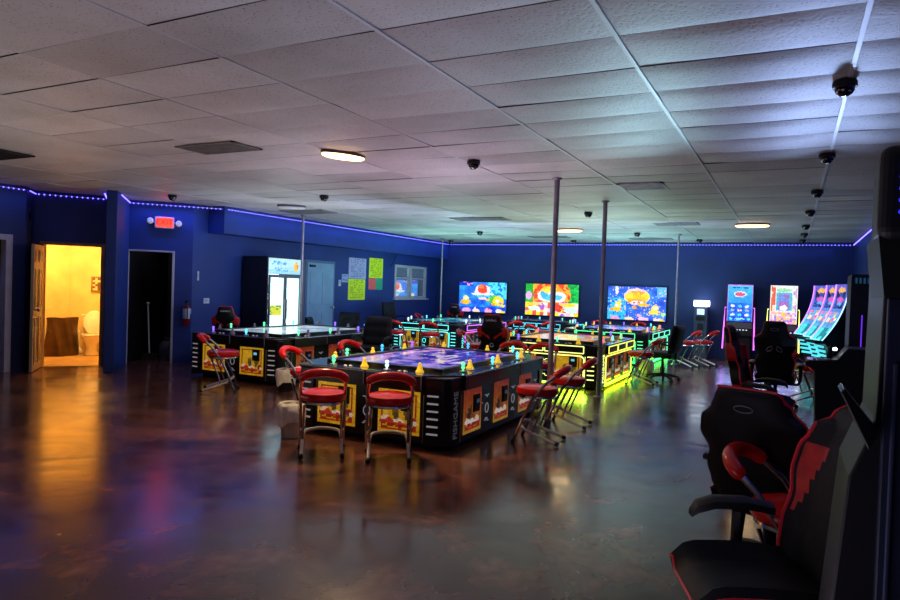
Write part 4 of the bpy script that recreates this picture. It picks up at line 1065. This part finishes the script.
# ------------------------------------------------------------------ bins
def bin_(x, y, label, white, h=.33, r=.112):
    t = thing('waste_bin', label, 'waste bin', (x, y, 0), 0, 'small lined waste bins')
    MB().lathe([(r*.82, 0), (r*.86, .01), (r, h), (r*.95, h), (r*.8, .03)], n=22).build('bin_body', M['greybin'] if white else M['blackmatte'], t, smooth=True)
    mb = MB(); prof = []
    n = 22
    rings = []
    for k, (rr, z) in enumerate(((r*.9, h-.03), (r*1.02, h+.012), (r*1.2, h-.01), (r*1.26, h-.10), (r*1.2, h-.17))):
        ring = []
        for i in range(n):
            a = 2*PI*i/n; w = 1+.05*math.sin(5*a+k)+.03*math.sin(11*a); zz = z-(.06*max(0, math.sin(3*a+.5)) if k == 4 else 0)
            ring.append(mb.bm.verts.new((rr*w*math.cos(a), rr*w*math.sin(a), zz)))
        rings.append(ring)
    for k in range(4):
        for i in range(n): mb._f([rings[k][i], rings[k][(i+1) % n], rings[k+1][(i+1) % n], rings[k+1][i]])
    mb.build('liner', M['whitebag'], t, smooth=True)
bin_(-4.42, 5.26, 'grey bin with white liner on the floor left of the closest table', True)
bin_(-6.36, 7.42, 'black bin with white liner at the corner of the unlit left table', False, .30)
bin_(-2.35, 12.75, 'white lined bin under the right side of the yellow green lit table', True, .3)

# ------------------------------------------------------------------ machines against the back wall
def slot_scr(kind):
    def fn(u_, v_):
        n = vnoise(u_, v_*1.6, 7, 50+kind)
        if kind == 0:
            c = mixc(hexc('1a60d8'), hexc('48c8f8'), v_*.8+.3*n)
            if v_ < .5: c = mixc(hexc('2040e0'), hexc('2890f0'), n)
            L = [(.5, .74, .26, .08, 'd8e8f8'), (.5, .74, .2, .05, 'e05880')]
            for i in range(3):
                for j in range(3):
                    L.append((.22+.28*i, .42-.12*j, .08, .035, 'f0f8ff' if (i+j) % 2 == 0 else '60d0f0'))
                    if j == 1: L.append((.22+.28*i, .42-.12*j, .045, .02, 'f070a0'))
            L += [(.15, .07, .08, .03, '60e8f0'), (.5, .07, .2, .02, 'a0f0f8'), (.85, .07, .07, .03, '60f0c0')]
            if u_ < .04 or u_ > .96 or v_ > .97: c = hexc('b080f0')
            if .2 < u_ < .8 and .9 < v_ < .94 and hsh(int(u_*30), 2) > .3: c = hexc('183078')
            return layers(u_, v_, c, L)
        if kind == 1:
            c = mixc(hexc('d8e4e8'), hexc('f4f0f8'), n)
            if u_ < .2: c = hexc('e86850') if n > .45 else hexc('f8e0c8')
            if u_ > .84: c = hexc('c8a0d8') if n > .5 else hexc('e8f0e0')
            if .22 < u_ < .8 and .35 < v_ < .82: c = hexc('58b8d8') if abs(u_-.5) > .2 or v_ > .76 else (hexc('a870c8') if n > .4 else hexc('7890e0'))
            if v_ < .3: c = (hexc('f0a0d0'), hexc('e8e0f8'), hexc('f8c880'), hexc('b080e0'))[int(hsh(int(u_*12), int(v_*20))*4)]
            if u_ < .035 or u_ > .965 or v_ > .975: c = hexc('ffffff')
            return layers(u_, v_, c, [(.5, .88, .3, .05, 'a0e0b0'), (.5, .42, .14, .07, 'ffffff'), (.5, .24, .08, .04, 'ffd820')])
        # curved machine palette
        c = mixc(hexc('5a50c8'), hexc('58d0e8'), (1-v_)*.9+.25*(n-.5))
        if .12 < u_ < .86 and .56 < v_ < .88: c = mixc(hexc('141030'), hexc('3858c0'), n)
        if .12 < u_ < .86 and .32 < v_ < .5: c = (hexc('f0b060'), hexc('e860b0'), hexc('60b0f0'), hexc('f8e0b0'))[int(hsh(int(u_*6), int(v_*20))*4)]
        if u_ < .06 or u_ > .94: c = hexc('b070f0') if v_ > .4 else hexc('50f0e0')
        if v_ < .22: c = hexc('50e0e0') if n > .4 else hexc('208898')
        return layers(u_, v_, c, [(.5, .9, .3, .05, 'f0b060'), (.5, .72, .28, .05, 'd060c0'), (.5, .65, .2, .03, '60b0f8')])
    return fn
def slot_machine(x, y, kind, sidec, label):
    t = thing('slot_machine', label, 'slot machine', (x, y, 0), 0, 'upright slot machines on the back wall')
    # screen px width .57, from z .93 to 1.83
    MB().box(-.27, .27, .0, .40, .0, .62).build('pedestal', M['black'], t, bevel=.01)
    MB().box(-.30, .30, -.16, .40, .62, .76).build('button_deck', M['blackmatte'], t, bevel=.015)
    for k in range(6): MB().lathe([(.018, 0), (.018, .01), (.012, .016)], (-.18+.07*k, -.08, .76), 10).build('button', glow('deck_button', 'e8f0ff', 1.2), t)
    MB().box(-.29, .29, .03, .36, .76, 1.86).build('cabinet', M['black'], t, bevel=.012)
    mm = painted('screen', .56, .88, 36, 60, slot_scr(kind), SCR)
    link('screen', mm, t, (0, .025, .965))
    MB().box(-.28, .28, -.01, .028, .80, .94).build('speaker_bar', mat('grille_bar', '3a3c46', .4, emit='80707c', es=.15), t)
    sm = glow('slot_edge_'+sidec, sidec, 2.2)
    for s in (-1, 1):
        MB().tube([(s*.345, -.10, .30), (s*.335, -.04, .80), (s*.315, .03, 1.30)], .016, 8).build('light_tube', sm, t, smooth=True)
        MB().box(s*.30-.02, s*.30+.02, -.03, .3, .30, 1.28).build('side_fin', M['black'], t)
    return t
slot_machine(-1.10, 17.45, 0, 'd060e8', 'slot machine with blue screen and pink edge lights by the back wall')
slot_machine(-.16, 17.2, 1, 'e8f070', 'slot machine with white and red screen and yellow edge lights by the back wall')
# kiosk
k_ = thing('redemption_kiosk', 'narrow grey cash kiosk with bright white top light by the back wall', 'kiosk', (-2.0, 17.85, 0))
k_.scale = (.66, 1, 1)
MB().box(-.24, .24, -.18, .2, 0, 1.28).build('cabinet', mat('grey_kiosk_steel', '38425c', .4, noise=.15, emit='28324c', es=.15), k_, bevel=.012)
MB().rbox(-.255, .255, -.22, .2, 1.28, 1.43, .03).build('top_light', glow('kiosk_light', 'e8f4ff', 5.), k_)
MB().box(-.13, .13, -.19, -.18, 1.08, 1.22).build('screen', glow('kiosk_screen', 'b8d8f8', 1.3), k_)
MB().box(-.16, .16, -.20, -.18, .93, 1.04).box(-.1, .1, -.21, -.18, .70, .86).build('keypad', M['blackmatte'], k_)
MB().box(-.09, .09, -.21, -.18, .55, .62).build('cash_slot', M['silver'], k_)

# curved slot machines along the right wall
def curve_prof(v):  # screen profile: v 0 bottom (deck front) .. 1 top; returns (y forward -, z)
    a = v
    return (-.42*(1-a)**2.0-.02, .80+1.05*a)
def curved_slot(x, y, rot, label):
    t = thing('curved_slot_machine', label, 'slot machine', (x, y, 0), R(rot), 'curved screen slot machines on the right')
    pr = [curve_prof(k/14) for k in range(15)]
    side = [(p[0]+.012, p[1]) for p in pr]+[(.22, 1.86), (.22, 0), (-.20, 0), (-.22, .35), (-.30, .62)]
    MB().ext([(-.28, a, b) for a, b in side], (.56, 0, 0)).build('cabinet', M['black'], t)
    me = painted('screen', 1, 1, 26, 60, slot_scr(2), SCR, surf=lambda u_, v_: ((u_-.5)*.54, curve_prof(v_)[0]-.004, curve_prof(v_)[1]))
    link('screen', me, t)
    for s, c in ((-1, 'c080ff'), (1, 'a0d8ff')):
        MB().tube([(s*.285, a-.008, b) for a, b in pr], .009, 6).build('edge_light', glow('curve_edge_'+c, c, 2.), t, smooth=True)
    MB().box(-.27, .27, -.56, -.38, .74, .80).build('button_deck', M['blackmatte'], t, bevel=.01)
    for k in range(5): MB().lathe([(.022, 0), (.022, .012), (.015, .018)], (-.18+.09*k, -.47, .80), 10).build('button', glow('teal_button', '80f0f0', 1.6), t)
    for k in range(4): MB().box(-.22, .22, -.40+.035*k, -.385+.035*k, .66-.085*k, .70-.085*k).build('stepped_light', glow('step_teal', '50d8e0', 1.1), t)
    return t
curved_slot(.60, 16.3, -58, 'curved screen slot machine farthest along the right row with purple and orange screen')
curved_slot(.76, 15.35, -66, 'curved screen slot machine in the middle of the right row')
curved_slot(.86, 14.45, -72, 'curved screen slot machine nearest of the three in the right row')

# dark upright machine and its deck (right, mid distance)
um = thing('tall_dark_cabinet', 'tall black game cabinet with vented top standing right of the curved machines', 'game cabinet', (.92, 11.4, 0), 0)
MB().rbox(-.17, .30, -.25, .5, 0, 1.93, .03).build('cabinet', M['blackmatte'], um)
mb = MB()
for k in range(7): mb.box(-.12+.05*k, -.095+.05*k, -.258, -.25, 1.80, 1.88)
mb.build('vent_slots', glow('dim_teal_vents', '2a6080', .35), um)
MB().tube([(-.02, -.262, .55), (-.02, -.262, 1.35)], .008, 6).build('side_light', glow('violet_side', '6a30e0', 1.2), um)
MB().lathe([(.06, 0), (.06, .08), (.03, .11), (.035, .16), (.012, .22)], (.07, -.30, .60), 14).build('figure_light', glow('red_figure', 'ff3020', 2.), um, smooth=True)
MB().box(-.15, .2, -.38, -.25, .55, .60).build('ledge', M['blackmatte'], um, bevel=.008)
dk = thing('dark_game_console', 'black game console seen from its side with a jutting button deck', 'game console', (.58, 9.5, 0), 0)
MB().ext([(.30, -.25, 0), (.30, -.25, .98), (.04, -.25, .98), (.0, -.25, .93), (-.06, -.25, .84), (-.40, -.25, .80), (-.40, -.25, .745), (-.30, -.25, .70), (-.27, -.25, 0)], (0, .5, 0)).build('cabinet', M['blackmatte'], dk, bevel=.01)
MB().box(-.38, -.08, -.2, .2, .806, .815).build('button_deck', M['deck'], dk)
for k in range(4): MB().lathe([(.02, 0), (.02, .012), (.012, .018)], (-.3+.06*k, -.1+.04*k, .813), 10).build('button', M['dimlight'], dk)
MB().lathe([(.03, 0), (.04, .04), (.02, .09), (.03, .13), (.01, .16)], (-.14, -.12, .84), 12).build('ball_knob', M['blackmatte'], dk, smooth=True)
MB().lathe([(.02, 0), (.025, .02), (.015, .035)], (-.08, .05, .93), 10).build('indicator_lamp', glow('white_indicator', 'f0f0ff', 12.), dk)

# foreground arcade cabinet at the right edge
fg = thing('arcade_cabinet', 'large black arcade cabinet cropped by the right edge, closest thing to the camera', 'game cabinet', (0, 0, 0))
side_dk = mat('cabinet_side_laminate', '1c1e28', .45, noise=.12, nscale=5)
# near side face at y=1.75, profile in x-z (front toward -x)
Y1, Y2 = 1.96, 2.36
prof = [(.85, 0), (.85, 1.80), (.205, 1.80), (.205, 1.55), (.201, 1.25), (.147, 1.10), (.135, .95), (.108, .6), (.104, 0)]
MB().ext([(x, Y1+.03, z) for x, z in prof], (0, Y2-Y1-.03, 0)).build('cabinet', mat('cabinet_front_laminate', '121116', .5, noise=.12, nscale=5), fg, bevel=.006)
MB().prism([(.176, Y1-.05), (.202, Y2-.02), (.85, Y2-.02), (.85, Y1-.05)], 1.70, 1.93).build('head_box', M['blackmatte'], fg, bevel=.03, seg=4)
MB().ext([(.183, Y1-.03, 1.71), (.85, Y1-.03, 1.71), (.85, Y1-.03, 1.56), (.200, Y1-.03, 1.56)], (0, .3, 0)).build('head_skirt', M['blackmatte'], fg)
MB().box(.212, .85, Y1, Y1+.035, 0, 1.56).build('side_panel', mat('blue_grey_side_panel', '27304a', .42, noise=.1, nscale=4), fg, bevel=.004)
MB().box(.228, .238, Y1-.012, Y1, 0, 1.40).build('side_moulding', mat('blue_grey_moulding', '3a4464', .45), fg, bevel=.003)
MB().box(.262, .85, Y1-.004, Y1, .98, 1.38).build('recessed_panel', side_dk, fg)
mb = MB()
for k in range(5): mb.rbox(.218, .40, Y1-.057, Y1-.05, 1.76+.028*k, 1.772+.028*k, .006)
mb.build('speaker_vents', glow('violet_vents', '3a2cff', .9), fg)
MB().ext([(.200, Y1-.06, 1.235), (.124, Y1-.06, 1.335), (.116, Y1-.06, 1.325), (.18, Y1-.06, 1.19)], (0, .14, 0)).build('control_ledge', M['black'], fg, bevel=.003)
for z in (.66, .59): MB().lathe([(.012, 0), (.012, .03)], n=10, mtx=Matrix.Translation((.115, Y1+.2, z)) @ Matrix.Rotation(-PI/2, 4, 'Y')).build('lock', M['chrome'], fg)

# ------------------------------------------------------------------ lights
def area(name, loc, rot, sx, sy, e, col, spread=180):
    l = bpy.data.lights.new(name, 'AREA'); l.shape = 'RECTANGLE'; l.size = sx; l.size_y = sy; l.energy = e; l.color = col; l.spread = R(spread)
    o = bpy.data.objects.new(name, l); C.objects.link(o); o.location = loc; o.rotation_euler = rot; return o
UP = (PI, 0, 0)
def aim(o, tgt):
    d = Vector(tgt)-o.location; o.rotation_euler = d.to_track_quat('-Z', 'Y').to_euler()
area('fill_up_near_table', (-3.8, 7.0, .86), UP, 1.2, 1.8, 30, (1., .72, .98))  # added upward fills over the tables strengthen the screens' light on the ceiling
area('fill_up_left_table', (-7.6, 9.1, .86), UP, 1.2, 1.8, 24, (.9, .9, .95))
area('fill_up_centre_table', (-3.6, 12.0, .86), UP, 1.2, 1.8, 44, (.75, 1., .85))
area('fill_up_teal_table', (-7.5, 15.0, .86), UP, 1.2, 1.8, 60, (.45, 1., .9))
area('fill_up_back_table', (-3.6, 16.0, .86), UP, 1.2, 1.8, 60, (.45, 1., .95))
area('fill_up_front_left', (-6.5, 3.0, .3), UP, 3, 3, 32, (1., .84, .78))  # added fill near the floor to brighten the ceiling, no such fixture
area('fill_up_front_right', (-1.5, 1.5, .3), UP, 2.5, 2.5, 24, (.80, .70, .95))  # second added floor-level fill for the ceiling
area('fill_up_right_row', (.3, 12., .9), UP, .8, 5, 4, (.4, .5, 1.))  # added weak blue ceiling fill over the machine row
aim(area('ceiling_streak_fill_right', (.3, 9.0, 1.6), UP, .9, .25, 7, (.40, .55, 1.), 40), (-.35, 3.9, 2.9))  # added grazing lamp to draw light streaks across the sagging tiles
aim(area('ceiling_streak_fill_mid', (-1.7, 9.0, 1.6), UP, .9, .25, 4, (.5, .85, 1.), 36), (-1.6, 3.9, 2.9))  # added grazing lamp for the streaks left of those
aim(area('lime_side_glow', (-2.50, 11.65, .16), UP, 2.0, .08, 26, (.42, 1., .04), 120), (-1.6, 11.9, 0))
bpy.data.objects['lime_side_glow'].rotation_euler = (R(28), 0, R(90))
area('lime_front_glow', (-3.55, 10.30, .16), (R(-28), 0, 0), 1.5, .08, 14, (.42, 1., .04), 120)
area('green_side_glow', (-2.55, 16.0, .18), (R(28), 0, R(90)), 2.2, .08, 26, (.1, 1., .25), 110)
area('blue_slot_glow', (-.4, 16.9, .5), (R(-30), 0, 0), 2.2, .1, 9, (.35, .4, 1.), 140)
aim(area('teal_slot_glow', (.1, 14.8, .9), UP, 2.5, .1, 10, (.1, .8, .9), 90), (-.5, 14.2, 0))
# glow of the blue led runs
BL = (.10, .20, 1.)
area('led_back', (-4.2, 17.98, 2.80), (0, 0, 0), 10, .06, 14, BL)
area('led_right', (1.10, 10, 2.80), (0, 0, 0), .06, 14, 12, BL)
area('led_left', (-9.22, 13.6, 2.80), (0, 0, 0), .06, 9, 14, BL)
o = area('led_exit', (-9.8, 8.35, 2.80), (0, 0, math.atan2(.8, .75)), 1.2, .06, 6, BL)
area('led_near_left', (-10.55, 5, 2.8), (0, 0, 0), .06, 3, 5, BL)
aim(area('back_wall_fill', (-4., 12.5, 2.3), UP, 6, .4, 52, (.45, .6, 1.), 150), (-4, 18.1, 1.6))  # added blue fill for the back wall, separate from the led runs
aim(area('left_wall_fill', (-5., 11., 2.2), UP, 5, .4, 60, (.5, .6, 1.), 150), (-9.7, 12, 1.5))  # added blue fill that lifts the left wall
aim(area('closet_fill', (-10.6, 8.8, 2.4), UP, .3, .3, 1.5, (.8, .75, 1.)), (-10.8, 9.0, 0))  # added weak fill so the closet interior shows, no lamp there
W = bpy.data.worlds.new('World'); bpy.context.scene.world = W; W.use_nodes = True
W.node_tree.nodes['Background'].inputs[0].default_value = (.02, .025, .06, 1); W.node_tree.nodes['Background'].inputs[1].default_value = .5

# ------------------------------------------------------------------ camera
cam = bpy.data.cameras.new('camera'); co = bpy.data.objects.new('camera', cam); C.objects.link(co)
cam.sensor_width = 36; cam.lens = 670/900*36; cam.clip_start = .05; cam.clip_end = 100
yaw, pitch, roll = R(27.0), R(-1.1), R(1.95)
fw = Vector((-math.sin(yaw)*math.cos(pitch), math.cos(yaw)*math.cos(pitch), math.sin(pitch)))
rt = Vector((math.cos(yaw), math.sin(yaw), 0)); up = rt.cross(fw)
rt2 = rt*math.cos(roll)+up*math.sin(roll); up2 = -rt*math.sin(roll)+up*math.cos(roll)
mw = Matrix(((rt2.x, up2.x, -fw.x, 0), (rt2.y, up2.y, -fw.y, 0), (rt2.z, up2.z, -fw.z, 1.55), (0, 0, 0, 1)))
co.matrix_world = mw
bpy.context.scene.camera = co
vs = bpy.context.scene.view_settings
vs.view_transform = 'Standard'; vs.look = 'None'; vs.exposure = 0; vs.gamma = 1
